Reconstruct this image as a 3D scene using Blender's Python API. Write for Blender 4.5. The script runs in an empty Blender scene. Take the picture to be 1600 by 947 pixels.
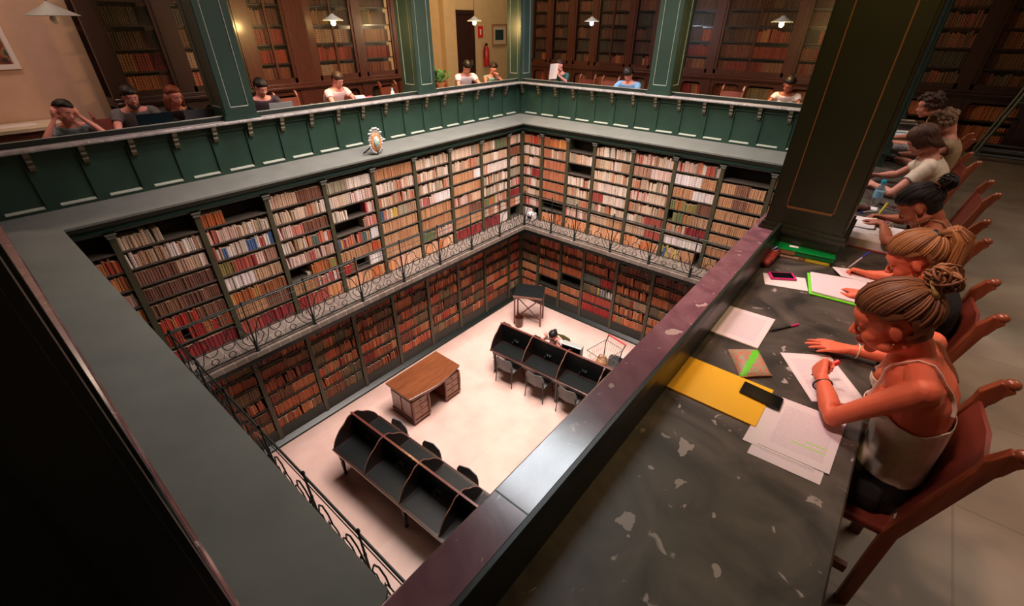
import bpy, bmesh, math, random
import numpy as np
from mathutils import Vector, Matrix, noise
PI = math.pi
C = bpy.context.scene.collection
rnd = random.Random(7)
V = Vector

# ---------------------------------------------------------------- materials
def mat(name, col, rough=.6, metal=0, spec=.5, coat=0, bump=0, bscale=40, var=0, vscale=6, trans=0, alpha=1, emit=None, estr=0, sub=0):
    m = bpy.data.materials.new(name); m.use_nodes = True
    nt = m.node_tree; N = nt.nodes; L = nt.links; b = N['Principled BSDF']
    b.inputs['Base Color'].default_value = (*col, 1); b.inputs['Roughness'].default_value = rough
    b.inputs['Metallic'].default_value = metal; b.inputs['Specular IOR Level'].default_value = spec
    b.inputs['Coat Weight'].default_value = coat; b.inputs['Coat Roughness'].default_value = .15
    b.inputs['Transmission Weight'].default_value = trans; b.inputs['Alpha'].default_value = alpha
    if sub:
        b.inputs['Subsurface Weight'].default_value = sub; b.inputs['Subsurface Radius'].default_value = (.02, .008, .004)
        b.inputs['Subsurface Scale'].default_value = .5
    if emit: b.inputs['Emission Color'].default_value = (*emit, 1); b.inputs['Emission Strength'].default_value = estr
    tc = N.new('ShaderNodeTexCoord')
    if var:
        n = N.new('ShaderNodeTexNoise'); n.inputs['Scale'].default_value = vscale; n.inputs['Detail'].default_value = 5
        L.new(tc.outputs['Object'], n.inputs['Vector'])
        r = N.new('ShaderNodeValToRGB'); r.color_ramp.elements[0].position = .3; r.color_ramp.elements[1].position = .7
        r.color_ramp.elements[0].color = (*[max(0, c*(1-var)) for c in col], 1); r.color_ramp.elements[1].color = (*[min(1, c*(1+var)) for c in col], 1)
        L.new(n.outputs['Fac'], r.inputs['Fac']); L.new(r.outputs['Color'], b.inputs['Base Color'])
    if bump:
        n2 = N.new('ShaderNodeTexNoise'); n2.inputs['Scale'].default_value = bscale; n2.inputs['Detail'].default_value = 6
        L.new(tc.outputs['Object'], n2.inputs['Vector'])
        bp = N.new('ShaderNodeBump'); bp.inputs['Strength'].default_value = bump; bp.inputs['Distance'].default_value = .01
        L.new(n2.outputs['Fac'], bp.inputs['Height']); L.new(bp.outputs['Normal'], b.inputs['Normal'])
    return m

def wood(name, c1, c2, rough=.35, scale=3, axis=0, coat=.3):
    m = mat(name, c1, rough, coat=coat); nt = m.node_tree; N = nt.nodes; L = nt.links; b = N['Principled BSDF']
    tc = N.new('ShaderNodeTexCoord'); mp = N.new('ShaderNodeMapping'); s = [14, 14, 14]; s[axis] = 1.2
    mp.inputs['Scale'].default_value = s; L.new(tc.outputs['Object'], mp.inputs['Vector'])
    n = N.new('ShaderNodeTexNoise'); n.inputs['Scale'].default_value = scale; n.inputs['Detail'].default_value = 8; n.inputs['Distortion'].default_value = 1.2
    L.new(mp.outputs['Vector'], n.inputs['Vector']); r = N.new('ShaderNodeValToRGB')
    r.color_ramp.elements[0].position = .3; r.color_ramp.elements[1].position = .72
    r.color_ramp.elements[0].color = (*c1, 1); r.color_ramp.elements[1].color = (*c2, 1)
    L.new(n.outputs['Fac'], r.inputs['Fac']); L.new(r.outputs['Color'], b.inputs['Base Color'])
    return m

def marble(name, c1, c2, fleck, rough, fleck_lo=.70, scale=2.2, spots=(), coat=.2, spec=.5):
    m = mat(name, c1, rough, coat=coat, spec=spec); nt = m.node_tree; N = nt.nodes; L = nt.links; b = N['Principled BSDF']
    g = N.new('ShaderNodeNewGeometry')
    n = N.new('ShaderNodeTexNoise'); n.inputs['Scale'].default_value = scale*2; n.inputs['Detail'].default_value = 9; n.inputs['Distortion'].default_value = 1.8
    L.new(g.outputs['Position'], n.inputs['Vector']); r = N.new('ShaderNodeValToRGB')
    r.color_ramp.elements[0].position = .35; r.color_ramp.elements[1].position = .7
    r.color_ramp.elements[0].color = (*c1, 1); r.color_ramp.elements[1].color = (*c2, 1); L.new(n.outputs['Fac'], r.inputs['Fac'])
    n3 = N.new('ShaderNodeTexNoise'); n3.inputs['Scale'].default_value = scale*9; n3.inputs['Detail'].default_value = 4; n3.inputs['Distortion'].default_value = .8
    L.new(g.outputs['Position'], n3.inputs['Vector']); r3 = N.new('ShaderNodeValToRGB')
    r3.color_ramp.elements[0].position = fleck_lo; r3.color_ramp.elements[1].position = fleck_lo+.04
    L.new(n3.outputs['Fac'], r3.inputs['Fac']); fac = r3.outputs['Color']
    # pale fossil inclusions with a place of their own in the slab
    nd = N.new('ShaderNodeTexNoise'); nd.inputs['Scale'].default_value = 14; nd.inputs['Detail'].default_value = 4; L.new(g.outputs['Position'], nd.inputs['Vector'])
    for (sx, sy, sr) in spots:
        vm = N.new('ShaderNodeVectorMath'); vm.operation = 'MULTIPLY_ADD'; L.new(nd.outputs['Color'], vm.inputs[0])
        vm.inputs[1].default_value = (.10, .10, 0); L.new(g.outputs['Position'], vm.inputs[2])
        vs = N.new('ShaderNodeVectorMath'); vs.operation = 'MULTIPLY'; vs.inputs[1].default_value = (1, .7, 0); L.new(vm.outputs[0], vs.inputs[0])
        d = N.new('ShaderNodeVectorMath'); d.operation = 'DISTANCE'; L.new(vs.outputs[0], d.inputs[0]); d.inputs[1].default_value = (sx+.05, (sy+.05)*.7, 0)
        lt = N.new('ShaderNodeMath'); lt.operation = 'LESS_THAN'; L.new(d.outputs['Value'], lt.inputs[0]); lt.inputs[1].default_value = sr
        mx = N.new('ShaderNodeMath'); mx.operation = 'MAXIMUM'; L.new(fac, mx.inputs[0]); L.new(lt.outputs[0], mx.inputs[1]); fac = mx.outputs[0]
    mix = N.new('ShaderNodeMixRGB'); L.new(fac, mix.inputs['Fac']); L.new(r.outputs['Color'], mix.inputs['Color1']); mix.inputs['Color2'].default_value = (*fleck, 1)
    L.new(mix.outputs['Color'], b.inputs['Base Color'])
    return m

def tile_mat(name, c1, c2, mortar, bw, bh, msize, rough, var=.1, off=0.0, squash=1):
    m = mat(name, c1, rough); nt = m.node_tree; N = nt.nodes; L = nt.links; b = N['Principled BSDF']
    g = N.new('ShaderNodeNewGeometry'); br = N.new('ShaderNodeTexBrick'); L.new(g.outputs['Position'], br.inputs['Vector'])
    br.offset = off; br.inputs['Scale'].default_value = 1; br.inputs['Color1'].default_value = (*c1, 1); br.inputs['Color2'].default_value = (*c2, 1)
    br.inputs['Mortar'].default_value = (*mortar, 1); br.inputs['Brick Width'].default_value = bw; br.inputs['Row Height'].default_value = bh
    br.inputs['Mortar Size'].default_value = msize
    n = N.new('ShaderNodeTexNoise'); n.inputs['Scale'].default_value = 2.3; n.inputs['Detail'].default_value = 8; L.new(g.outputs['Position'], n.inputs['Vector'])
    r = N.new('ShaderNodeValToRGB'); r.color_ramp.elements[0].color = (1-2*var, 1-2.6*var, 1-2.8*var, 1); r.color_ramp.elements[1].color = (1, 1, 1, 1)
    r.color_ramp.elements[0].position = .3; r.color_ramp.elements[1].position = .65
    L.new(n.outputs['Fac'], r.inputs['Fac']); mx = N.new('ShaderNodeMixRGB'); mx.blend_type = 'MULTIPLY'; mx.inputs['Fac'].default_value = 1
    L.new(br.outputs['Color'], mx.inputs['Color1']); L.new(r.outputs['Color'], mx.inputs['Color2']); L.new(mx.outputs['Color'], b.inputs['Base Color'])
    return m

def attr_mat(name, rough=.6, bands=False, bump=0, spec=.4, aniso=0):
    m = mat(name, (.5, .5, .5), rough, spec=spec); nt = m.node_tree; N = nt.nodes; L = nt.links; b = N['Principled BSDF']
    a = N.new('ShaderNodeAttribute'); a.attribute_name = 'Col'; out = a.outputs['Color']
    if bands:   # raised bands and a title label on every spine, from the UV height
        uv = N.new('ShaderNodeUVMap'); sp = N.new('ShaderNodeSeparateXYZ'); L.new(uv.outputs['UV'], sp.inputs[0])
        mm = N.new('ShaderNodeMath'); mm.operation = 'MULTIPLY'; mm.inputs[1].default_value = 6; L.new(sp.outputs['Y'], mm.inputs[0])
        fr = N.new('ShaderNodeMath'); fr.operation = 'FRACT'; L.new(mm.outputs[0], fr.inputs[0])
        lt = N.new('ShaderNodeMath'); lt.operation = 'LESS_THAN'; lt.inputs[1].default_value = .16; L.new(fr.outputs[0], lt.inputs[0])
        ml = N.new('ShaderNodeMath'); ml.operation = 'MULTIPLY'; L.new(lt.outputs[0], ml.inputs[0]); L.new(sp.outputs['X'], ml.inputs[1])
        mx = N.new('ShaderNodeMixRGB'); mx.blend_type = 'MULTIPLY'; L.new(ml.outputs[0], mx.inputs['Fac']); L.new(out, mx.inputs['Color1'])
        mx.inputs['Color2'].default_value = (.35, .28, .2, 1); out = mx.outputs['Color']
    L.new(out, b.inputs['Base Color'])
    return m

def lined_mat(name, paper, ink, lines, margin=.12, w=.22):   # printed sheet: rows of broken dark lines
    m = mat(name, paper, .7); nt = m.node_tree; N = nt.nodes; L = nt.links; b = N['Principled BSDF']
    uv = N.new('ShaderNodeUVMap'); sp = N.new('ShaderNodeSeparateXYZ'); L.new(uv.outputs['UV'], sp.inputs[0])
    def math_(op, a, bb):
        x = N.new('ShaderNodeMath'); x.operation = op
        for i, q in enumerate((a, bb)):
            if q is None: continue
            if isinstance(q, (int, float)): x.inputs[i].default_value = q
            else: L.new(q, x.inputs[i])
        return x.outputs[0]
    fr = math_('FRACT', math_('MULTIPLY', sp.outputs['Y'], lines), None); a = math_('LESS_THAN', fr, w*1.6)
    mp = N.new('ShaderNodeMapping'); mp.inputs['Scale'].default_value = (60, lines, 1); L.new(uv.outputs['UV'], mp.inputs['Vector'])
    n = N.new('ShaderNodeTexNoise'); n.inputs['Scale'].default_value = 1; L.new(mp.outputs['Vector'], n.inputs['Vector'])
    a = math_('MULTIPLY', a, math_('GREATER_THAN', n.outputs['Fac'], .42))
    for c in ('X', 'Y'):
        a = math_('MULTIPLY', a, math_('GREATER_THAN', sp.outputs[c], margin)); a = math_('MULTIPLY', a, math_('LESS_THAN', sp.outputs[c], 1-margin))
    mx = N.new('ShaderNodeMixRGB'); L.new(a, mx.inputs['Fac']); mx.inputs['Color1'].default_value = (*paper, 1); mx.inputs['Color2'].default_value = (*ink, 1)
    L.new(mx.outputs['Color'], b.inputs['Base Color']); return m

M = dict(
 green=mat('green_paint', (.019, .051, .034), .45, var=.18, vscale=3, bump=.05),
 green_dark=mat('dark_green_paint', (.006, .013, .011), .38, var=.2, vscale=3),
 column=mat('column_paint', (.017, .042, .031), .4, var=.15, vscale=2, bump=.04),
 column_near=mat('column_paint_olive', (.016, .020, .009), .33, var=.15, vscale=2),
 cream_edge=mat('pale_moulding', (.32, .36, .30), .5),
 gold_line=mat('gold_line', (.17, .075, .025), .4),
 ledge=mat('grey_paint', (.135, .145, .13), .75, var=.1, vscale=4, bump=.03),
 cornice=mat('cornice_green', (.012, .030, .022), .4),
 pilaster=mat('pilaster_paint', (.055, .052, .028), .5, var=.15),
 cap=marble('cap_marble', (.15, .062, .088), (.27, .135, .165), (.50, .38, .36), .20, .66, 2.0, spots=((-.46, 1.62, .022), (-.44, 1.9, .012), (-.49, 1.15, .010)), coat=.8),  # the room's pink reflection is put into the marble's base colour
 cap_far=marble('pale_cap_marble', (.24, .23, .22), (.42, .40, .40), (.75, .72, .72), .3, .64, 3),
 desk=marble('desk_marble', (.020, .018, .015), (.105, .088, .072), (.36, .31, .28), .5, .655, 1.6,
      spots=((-.215, 1.165, .022), (-.165, 1.02, .010), (-.26, 1.02, .008), (-.23, .80, .020), (.02, .83, .014), (-.01, 1.86, .016), (-.08, 1.98, .007), (-.03, 1.75, .009), (-.05, .98, .008), (-.30, 1.35, .007), (.17, 1.46, .012)), coat=0),
 floor_low=tile_mat('pink_marble_floor', (.72, .50, .43), (.77, .56, .49), (.68, .46, .39), 1.2, 1.2, .004, .28, .07),
 floor_up=tile_mat('upper_floor', (.27, .225, .165), (.30, .25, .19), (.22, .18, .13), .8, .8, .006, .4, .12),
 walkway=tile_mat('walkway_tiles', (.17, .145, .125), (.22, .19, .16), (.46, .36, .30), .22, .155, .004, .55, .12),
 iron=mat('wrought_iron', (.022, .032, .030), .38, metal=.5, spec=.6),
 wall=mat('cream_wall', (.60, .44, .26), .8, var=.05), wall_pink=mat('pink_wall', (.58, .39, .28), .8, var=.05),
 wall_lit=mat('yellow_wall', (.62, .40, .14), .8, var=.05), ceil=mat('ceiling_plaster', (.36, .27, .26), .9),
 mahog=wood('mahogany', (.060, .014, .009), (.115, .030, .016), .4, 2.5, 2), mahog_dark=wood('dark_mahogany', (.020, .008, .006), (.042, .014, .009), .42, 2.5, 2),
 deskwood=wood('desk_wood', (.13, .038, .014), (.26, .085, .030), .28, 2, 1, .5), deskside=wood('desk_side_wood', (.105, .026, .012), (.20, .055, .022), .35, 2, 2, .3),
 black_leather=mat('black_desk_leather', (.004, .006, .006), .45, spec=.25, bump=.05, bscale=60),
 carrel=wood('carrel_wood', (.012, .006, .005), (.030, .012, .009), .3, 2, 0, .5), carrel_edge=wood('worn_carrel_edge', (.18, .075, .05), (.30, .14, .10), .3, 2, 0, .4),
 carrel_bar=wood('carrel_bar_wood', (.10, .022, .016), (.17, .045, .03), .3, 2, 0, .4),
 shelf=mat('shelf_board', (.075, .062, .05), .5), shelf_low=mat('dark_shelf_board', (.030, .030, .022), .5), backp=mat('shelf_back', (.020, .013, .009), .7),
 book=attr_mat('book_cloth', .55, True), paper=mat('white_paper', (.72, .66, .66), .75), card=mat('cream_card', (.60, .50, .38), .75),
 printed=lined_mat('printed_sheet', (.74, .66, .68), (.52, .42, .50), 42), printed_wide=lined_mat('printed_sheet_loose', (.74, .66, .68), (.56, .46, .55), 30),
 ruled=lined_mat('ruled_sheet', (.76, .64, .68), (.60, .50, .58), 30, .02, .12), hilite=mat('green_highlight', (.35, .80, .04), .7),
 yellow=mat('yellow_envelope', (.84, .47, .012), .5, bump=.06, bscale=15), black=mat('black_plastic', (.008, .008, .009), .35), screen=mat('dark_glass', (.004, .004, .006), .12, spec=.7),
 pink=mat('pink_plastic', (.55, .02, .16), .35), white=mat('white_plastic', (.72, .70, .70), .4), blue=mat('blue_plastic', (.03, .06, .45), .35), cyan=mat('cyan_plastic', (.02, .38, .62), .35),
 green_pl=mat('green_plastic', (.0, .20, .035), .18, spec=.6, coat=.6), lime=mat('lime_plastic', (.16, .78, .02), .45), red=mat('red_plastic', (.65, .02, .03), .35), yellow_pl=mat('yellow_plastic', (.75, .68, .05), .4),
 redpouch=mat('red_pouch_cloth', (.32, .04, .035), .6, var=.5, vscale=50), brownbk=mat('brown_book_cover', (.32, .16, .07), .6), yellowbk=mat('yellow_book_cover', (.62, .48, .04), .5),
 metal=mat('silver_metal', (.42, .43, .44), .3, metal=.8), dark_metal=mat('dark_metal', (.04, .045, .05), .4, metal=.7), laptop_dark=mat('blue_black_laptop', (.02, .045, .06), .25, metal=.5), laptop_grey=mat('grey_laptop', (.11, .12, .13), .35, metal=.4),
 laptop_silver=mat('silver_laptop', (.40, .42, .41), .4, metal=.3),
 chairwood=wood('chair_wood', (.16, .035, .015), (.30, .075, .03), .35, 2, 2, .4), leather=mat('brown_leather', (.15, .026, .015), .42, var=.25, vscale=5, bump=.15, bscale=80),
 greyplastic=mat('grey_chair_plastic', (.11, .12, .12), .5), olive=mat('olive_plastic', (.10, .10, .03), .5),
 ladder=mat('ladder_tube', (.10, .13, .13), .4, metal=.4), extinguisher=mat('extinguisher_red', (.48, .02, .03), .3), leaf=mat('plant_leaf', (.05, .22, .03), .5, var=.3, vscale=20), terracotta=mat('terracotta', (.45, .16, .06), .8),
 lampshade=mat('lamp_enamel', (.30, .31, .27), .5), bag_grey=mat('grey_bag_cloth', (.16, .16, .17), .7, var=.5, vscale=18), bag_black=mat('black_bag_cloth', (.008, .008, .009), .5, bump=.3, bscale=25),
 stone=mat('carved_silver', (.42, .42, .42), .45, var=.3, vscale=40), bracket=mat('bracket_gilt', (.085, .072, .038), .5, var=.2),
 clearp=mat('clear_plastic', (.85, .92, .95), .06, trans=.92), bluelabel=mat('pale_blue_label', (.25, .50, .72), .5),
)
g = mat('cabinet_glass', (1, 1, 1), .05); nt = g.node_tree
for n_ in list(nt.nodes): nt.nodes.remove(n_)
o_ = nt.nodes.new('ShaderNodeOutputMaterial'); mx_ = nt.nodes.new('ShaderNodeMixShader'); t_ = nt.nodes.new('ShaderNodeBsdfTransparent'); gl_ = nt.nodes.new('ShaderNodeBsdfGlossy')
gl_.inputs['Roughness'].default_value = .35; mx_.inputs['Fac'].default_value = .025
nt.links.new(t_.outputs[0], mx_.inputs[1]); nt.links.new(gl_.outputs[0], mx_.inputs[2]); nt.links.new(mx_.outputs[0], o_.inputs[0]); M['glass'] = g
M['pouch'] = mat('floral_pouch', (.35, .37, .25), .6)
nt = M['pouch'].node_tree; N = nt.nodes; L = nt.links
tc = N.new('ShaderNodeTexCoord'); vo = N.new('ShaderNodeTexNoise'); vo.inputs['Scale'].default_value = 90; vo.inputs['Detail'].default_value = 3; L.new(tc.outputs['Object'], vo.inputs['Vector'])
r1 = N.new('ShaderNodeValToRGB'); r1.color_ramp.elements[0].position = .5; r1.color_ramp.elements[1].position = .56; r1.color_ramp.elements[0].color = (.30, .32, .22, 1); r1.color_ramp.elements[1].color = (.60, .16, .08, 1)
L.new(vo.outputs['Fac'], r1.inputs['Fac'])
sx = N.new('ShaderNodeSeparateXYZ'); L.new(tc.outputs['Object'], sx.inputs[0])
n5 = N.new('ShaderNodeTexNoise'); n5.inputs['Scale'].default_value = 30; L.new(tc.outputs['Object'], n5.inputs['Vector'])
ad = N.new('ShaderNodeMath'); ad.operation = 'MULTIPLY_ADD'; L.new(n5.outputs['Fac'], ad.inputs[0]); ad.inputs[1].default_value = .03; L.new(sx.outputs['X'], ad.inputs[2])
sb = N.new('ShaderNodeMath'); sb.operation = 'SUBTRACT'; L.new(ad.outputs[0], sb.inputs[0]); sb.inputs[1].default_value = .022
ab = N.new('ShaderNodeMath'); ab.operation = 'ABSOLUTE'; L.new(sb.outputs[0], ab.inputs[0])
l1 = N.new('ShaderNodeMath'); l1.operation = 'LESS_THAN'; L.new(ab.outputs[0], l1.inputs[0]); l1.inputs[1].default_value = .013
mg = N.new('ShaderNodeMixRGB'); L.new(l1.outputs[0], mg.inputs['Fac']); L.new(r1.outputs['Color'], mg.inputs['Color1']); mg.inputs['Color2'].default_value = (.13, .62, .02, 1)
L.new(mg.outputs['Color'], N['Principled BSDF'].inputs['Base Color'])

def painting(name, cols, scale, thr=.5):
    m = mat(name, cols[0], .6); nt = m.node_tree; N = nt.nodes; L = nt.links
    tc = N.new('ShaderNodeTexCoord'); n = N.new('ShaderNodeTexNoise'); n.inputs['Scale'].default_value = scale; n.inputs['Detail'].default_value = 3; n.inputs['Distortion'].default_value = 1.5
    L.new(tc.outputs['Object'], n.inputs['Vector']); r = N.new('ShaderNodeValToRGB'); r.color_ramp.interpolation = 'LINEAR'
    r.color_ramp.elements[0].position = .3; r.color_ramp.elements[0].color = (*cols[0], 1); r.color_ramp.elements[1].position = .7; r.color_ramp.elements[1].color = (*cols[-1], 1)
    for i, c in enumerate(cols[1:-1]):
        e = r.color_ramp.elements.new(.3+.4*(i+1)/(len(cols)-1)); e.color = (*c, 1)
    L.new(n.outputs['Fac'], r.inputs['Fac']); L.new(r.outputs['Color'], N['Principled BSDF'].inputs['Base Color']); return m

# ---------------------------------------------------------------- mesh helpers
class MB:
    def __init__(s): s.v = []; s.f = []; s.uv = None
    def add(s, vs, fs):
        o = len(s.v); s.v += [tuple(p) for p in vs]; s.f += [tuple(i+o for i in f) for f in fs]; return s
    def box(s, x0, x1, y0, y1, z0, z1):
        x0, x1 = min(x0, x1), max(x0, x1); y0, y1 = min(y0, y1), max(y0, y1); z0, z1 = min(z0, z1), max(z0, z1)
        return s.add([(x0,y0,z0),(x1,y0,z0),(x1,y1,z0),(x0,y1,z0),(x0,y0,z1),(x1,y0,z1),(x1,y1,z1),(x0,y1,z1)],
                     [(0,3,2,1),(4,5,6,7),(0,1,5,4),(1,2,6,5),(2,3,7,6),(3,0,4,7)])
    def obox(s, c, ax, ay, az):   # centre and three half axes
        c, ax, ay, az = V(c), V(ax), V(ay), V(az)
        if ax.cross(ay).dot(az) < 0: az = -az
        vs = [c+ax*i+ay*j+az*k for k in (-1,1) for (i,j) in ((-1,-1),(1,-1),(1,1),(-1,1))]
        return s.add(vs, [(0,3,2,1),(4,5,6,7),(0,1,5,4),(1,2,6,5),(2,3,7,6),(3,0,4,7)])
    def loft(s, rings, caps=True, closed=False):
        o = len(s.v); n = len(rings[0])
        for r in rings: s.v += [tuple(p) for p in r]
        k = len(rings)
        for i in range(k if closed else k-1):
            a = o+i*n; b = o+((i+1) % k)*n
            for j in range(n): s.f.append((a+j, a+(j+1) % n, b+(j+1) % n, b+j))
        if caps and not closed:
            s.f.append(tuple(o+j for j in reversed(range(n)))); s.f.append(tuple(o+(k-1)*n+j for j in range(n)))
        return s
    def tube(s, pts, rad, n=8, closed=False, flat=None, up=None):
        pts = [V(p) for p in pts]; k = len(pts); rings = []; pn = None
        for i, p in enumerate(pts):
            a = pts[(i-1) % k] if (closed or i) else pts[0]; b = pts[(i+1) % k] if (closed or i < k-1) else pts[-1]
            t = (b-a); t = t.normalized() if t.length > 1e-9 else V((0, 0, 1))
            if pn is None:
                q = V(up) if up else (V((0, 0, 1)) if abs(t.z) < .9 else V((1, 0, 0))); u = (q-t*q.dot(t)).normalized()
            else: u = (pn-t*pn.dot(t)).normalized()
            pn = u; w = t.cross(u); r = rad[i] if isinstance(rad, (list, tuple)) else rad
            ru, rw = (r, r) if flat is None else (r*flat[0], r*flat[1])
            rings.append([p+u*(math.cos(2*PI*j/n)*ru)+w*(math.sin(2*PI*j/n)*rw) for j in range(n)])
        return s.loft(rings, True, closed)
    def lathe(s, prof, c=(0,0,0), n=16, axis='z'):
        rings = []
        for r, z in prof:
            ring = []
            for j in range(n):
                a = 2*PI*j/n; x, y = r*math.cos(a), r*math.sin(a)
                ring.append({'z': (c[0]+x, c[1]+y, c[2]+z), 'x': (c[0]+z, c[1]+x, c[2]+y), 'y': (c[0]+y, c[1]+z, c[2]+x)}[axis])
            rings.append(ring)
        return s.loft(rings)
    def ell(s, c, r, n=12, m=8, R=None):
        c = V(c); rings = []
        for i in range(1, m):
            a = PI*i/m; rings.append([V((r[0]*math.sin(a)*math.cos(2*PI*j/n), r[1]*math.sin(a)*math.sin(2*PI*j/n), -r[2]*math.cos(a))) for j in range(n)])
        rings = [[c+(R@p if R else p) for p in ring] for ring in rings]
        o = len(s.v); s.loft(rings, False); b = len(s.v)
        lo = V((0,0,-r[2])); hi = V((0,0,r[2])); s.v += [tuple(c+(R@lo if R else lo)), tuple(c+(R@hi if R else hi))]
        for j in range(n): s.f.append((b, o+(j+1) % n, o+j)); s.f.append((b+1, o+(m-2)*n+j, o+(m-2)*n+(j+1) % n))
        return s
    def prism(s, poly, z0, z1, f=None):   # polygon in plane, extruded; f maps (u,v,w) to 3d
        f = f or (lambda u, v, w: (u, v, w)); n = len(poly)
        area = sum(poly[i][0]*poly[(i+1) % n][1]-poly[(i+1) % n][0]*poly[i][1] for i in range(n))
        if area < 0: poly = poly[::-1]
        vs = [f(u, v, z0) for u, v in poly]+[f(u, v, z1) for u, v in poly]
        fs = [tuple(reversed(range(n))), tuple(range(n, 2*n))]+[(i, (i+1) % n, (i+1) % n+n, i+n) for i in range(n)]
        return s.add(vs, fs)
def link(o, parent=None):
    C.objects.link(o)
    if parent: o.parent = parent
    return o
def tag(o, label=None, cat=None, group=None, kind=None):
    if label: o['label'] = label
    if cat: o['category'] = cat
    if group: o['group'] = group
    if kind: o['kind'] = kind
    return o
def mesh_of(name, mb, material, org=(0,0,0), smooth=False, recalc=True):
    me = bpy.data.meshes.new(name); ox, oy, oz = org
    me.from_pydata([(p[0]-ox, p[1]-oy, p[2]-oz) for p in mb.v], [], mb.f)
    if recalc:
        b = bmesh.new(); b.from_mesh(me); bmesh.ops.recalc_face_normals(b, faces=b.faces); b.to_mesh(me); b.free()
    me.materials.append(material)
    if smooth:
        me.polygons.foreach_set('use_smooth', [True]*len(me.polygons))
        if smooth != 2: me.set_sharp_from_angle(angle=math.radians(50))
    if mb.uv:
        l = me.uv_layers.new(name='UVMap')
        for p in me.polygons:
            for li in p.loop_indices: l.data[li].uv = mb.uv(me.vertices[me.loops[li].vertex_index].co)
    return me
def part(name, mb, m, parent=None, smooth=True, local=False, bevel=0, label=None, **k):
    """a mesh; vertices in world space unless local"""
    org = (0, 0, 0) if (local or parent is None) else parent.matrix_world_translation if False else tuple(ORG.get(parent.name, (0, 0, 0)))
    me = mesh_of(name, mb, M[m] if isinstance(m, str) else m, org, smooth); o = bpy.data.objects.new(name, me); link(o, parent)
    ORG[o.name] = org
    if bevel:
        b = o.modifiers.new('bevel', 'BEVEL'); b.width = bevel; b.segments = 2; b.limit_method = 'ANGLE'; b.angle_limit = math.radians(40)
    if label: o['label'] = label
    if parent is None: tag(o, None, **k)
    return o
ORG = {}
def thing(name, label, cat, loc=(0,0,0), rz=0, group=None):
    o = bpy.data.objects.new(name, None); o.empty_display_size = .1; link(o); o.location = loc; o.rotation_euler = (0, 0, rz)
    tag(o, label, cat, group); ORG[o.name] = tuple(loc); return o
def solo(name, mb, m, label, cat, loc=(0,0,0), rz=0, group=None, smooth=True, bevel=0, local=True):
    o = part(name, mb, m, None, smooth, bevel=bevel); o.location = loc; o.rotation_euler = (0, 0, rz); tag(o, label, cat, group); return o
def struct(name, mb, m, smooth=False): return tag(part(name, mb, m, None, smooth), kind='structure')
def dup(o, loc=None, rz=None, label=None, group=None, parent=None):
    c = o.copy(); link(c); 
    if parent: c.parent = parent
    if loc is not None: c.location = loc
    if rz is not None: c.rotation_euler = (0, 0, rz)
    if label: c['label'] = label
    if group: c['group'] = group
    for ch in o.children:
        dup(ch, parent=c)
    return c

# ---------------------------------------------------------------- camera
CAM = V((0, 0, 1.98)); YAW, PIT, ROL, FPX = 0.691101502, 0.559483491, 0.00373085061, 702.21
Fw = V((-math.sin(YAW)*math.cos(PIT), math.cos(YAW)*math.cos(PIT), -math.sin(PIT))); r_ = V((math.cos(YAW), math.sin(YAW), 0)); u_ = r_.cross(Fw)
RR = r_*math.cos(ROL)+u_*math.sin(ROL); UU = -r_*math.sin(ROL)+u_*math.cos(ROL)
cd = bpy.data.cameras.new('camera'); cam = bpy.data.objects.new('camera', cd); C.objects.link(cam)
cam.matrix_world = Matrix(((RR.x, UU.x, -Fw.x, CAM.x), (RR.y, UU.y, -Fw.y, CAM.y), (RR.z, UU.z, -Fw.z, CAM.z), (0, 0, 0, 1)))
cd.sensor_width = 36; cd.lens = 36*FPX/1600; cd.clip_start = .02; cd.clip_end = 60
bpy.context.scene.camera = cam
def px(p):
    d = V(p)-CAM; z = d.dot(Fw); return (800+FPX*d.dot(RR)/z, 473.5-FPX*d.dot(UU)/z, z)
def at(u, v, ax, val):   # where the sight line of a point of the photograph meets a real plane
    d = RR*((u-800)/FPX)-UU*((v-473.5)/FPX)+Fw; return CAM+d*((val-CAM[ax])/d[ax])
# ---------------------------------------------------------------- the building
XA, YB, YD, XC = -6.68, 8.35, -.013, -.534      # inner edges of the marble rail: far-left, far, near, desk side
CAPZ, DESKZ, WZ, FZ = .88, .76, -1.95, -4.17
XW, YW, XE, YN = -9.45, 12.15, 4.2, -3.6        # outer walls
def rect_ring(mb, i0, i1, z0, z1):   # rectangular ring between two insets of the well edge
    x0, x1, y0, y1 = XA, XC, YD, YB
    a = (x0+i0, x1-i0, y0+i0, y1-i0); b = (x0+i1, x1-i1, y0+i1, y1-i1)
    for (p, q) in ((a, b),):
        o = [(p[0], p[2]), (p[1], p[2]), (p[1], p[3]), (p[0], p[3])]; n = [(q[0], q[2]), (q[1], q[2]), (q[1], q[3]), (q[0], q[3])]
        for k in range(4):
            l = (k+1) % 4; poly = [o[k], o[l], n[l], n[k]]; mb.prism(poly, z0, z1)
    return mb
struct('floor_lower', MB().box(XA-.2, XC+.2, YD-.2, YB+.2, FZ-.1, FZ), 'floor_low')
mb = MB(); mb.box(XW, XA-.15, YN, YW, -.08, 0); mb.box(XC+.15, XE, YN, YW, -.08, 0); mb.box(XA-.15, XC+.15, YB+.15, YW, -.08, 0); mb.box(XA-.15, XC+.15, YN, YD-.15, -.08, 0)
struct('floor_upper', mb, 'floor_up')
struct('floor_walkway', rect_ring(MB(), .22, .80, WZ-.075, WZ), 'walkway')
mb = MB(); rect_ring(mb, -.02, .30, WZ-.11, WZ-.076); rect_ring(mb, .68, .775, WZ-.16, WZ-.076)
struct('trim_1', mb, 'green_dark')
struct('wall_left', MB().box(XW-.1, XW, YN, 6.95, 0, 4.8), 'wall_pink')
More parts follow.
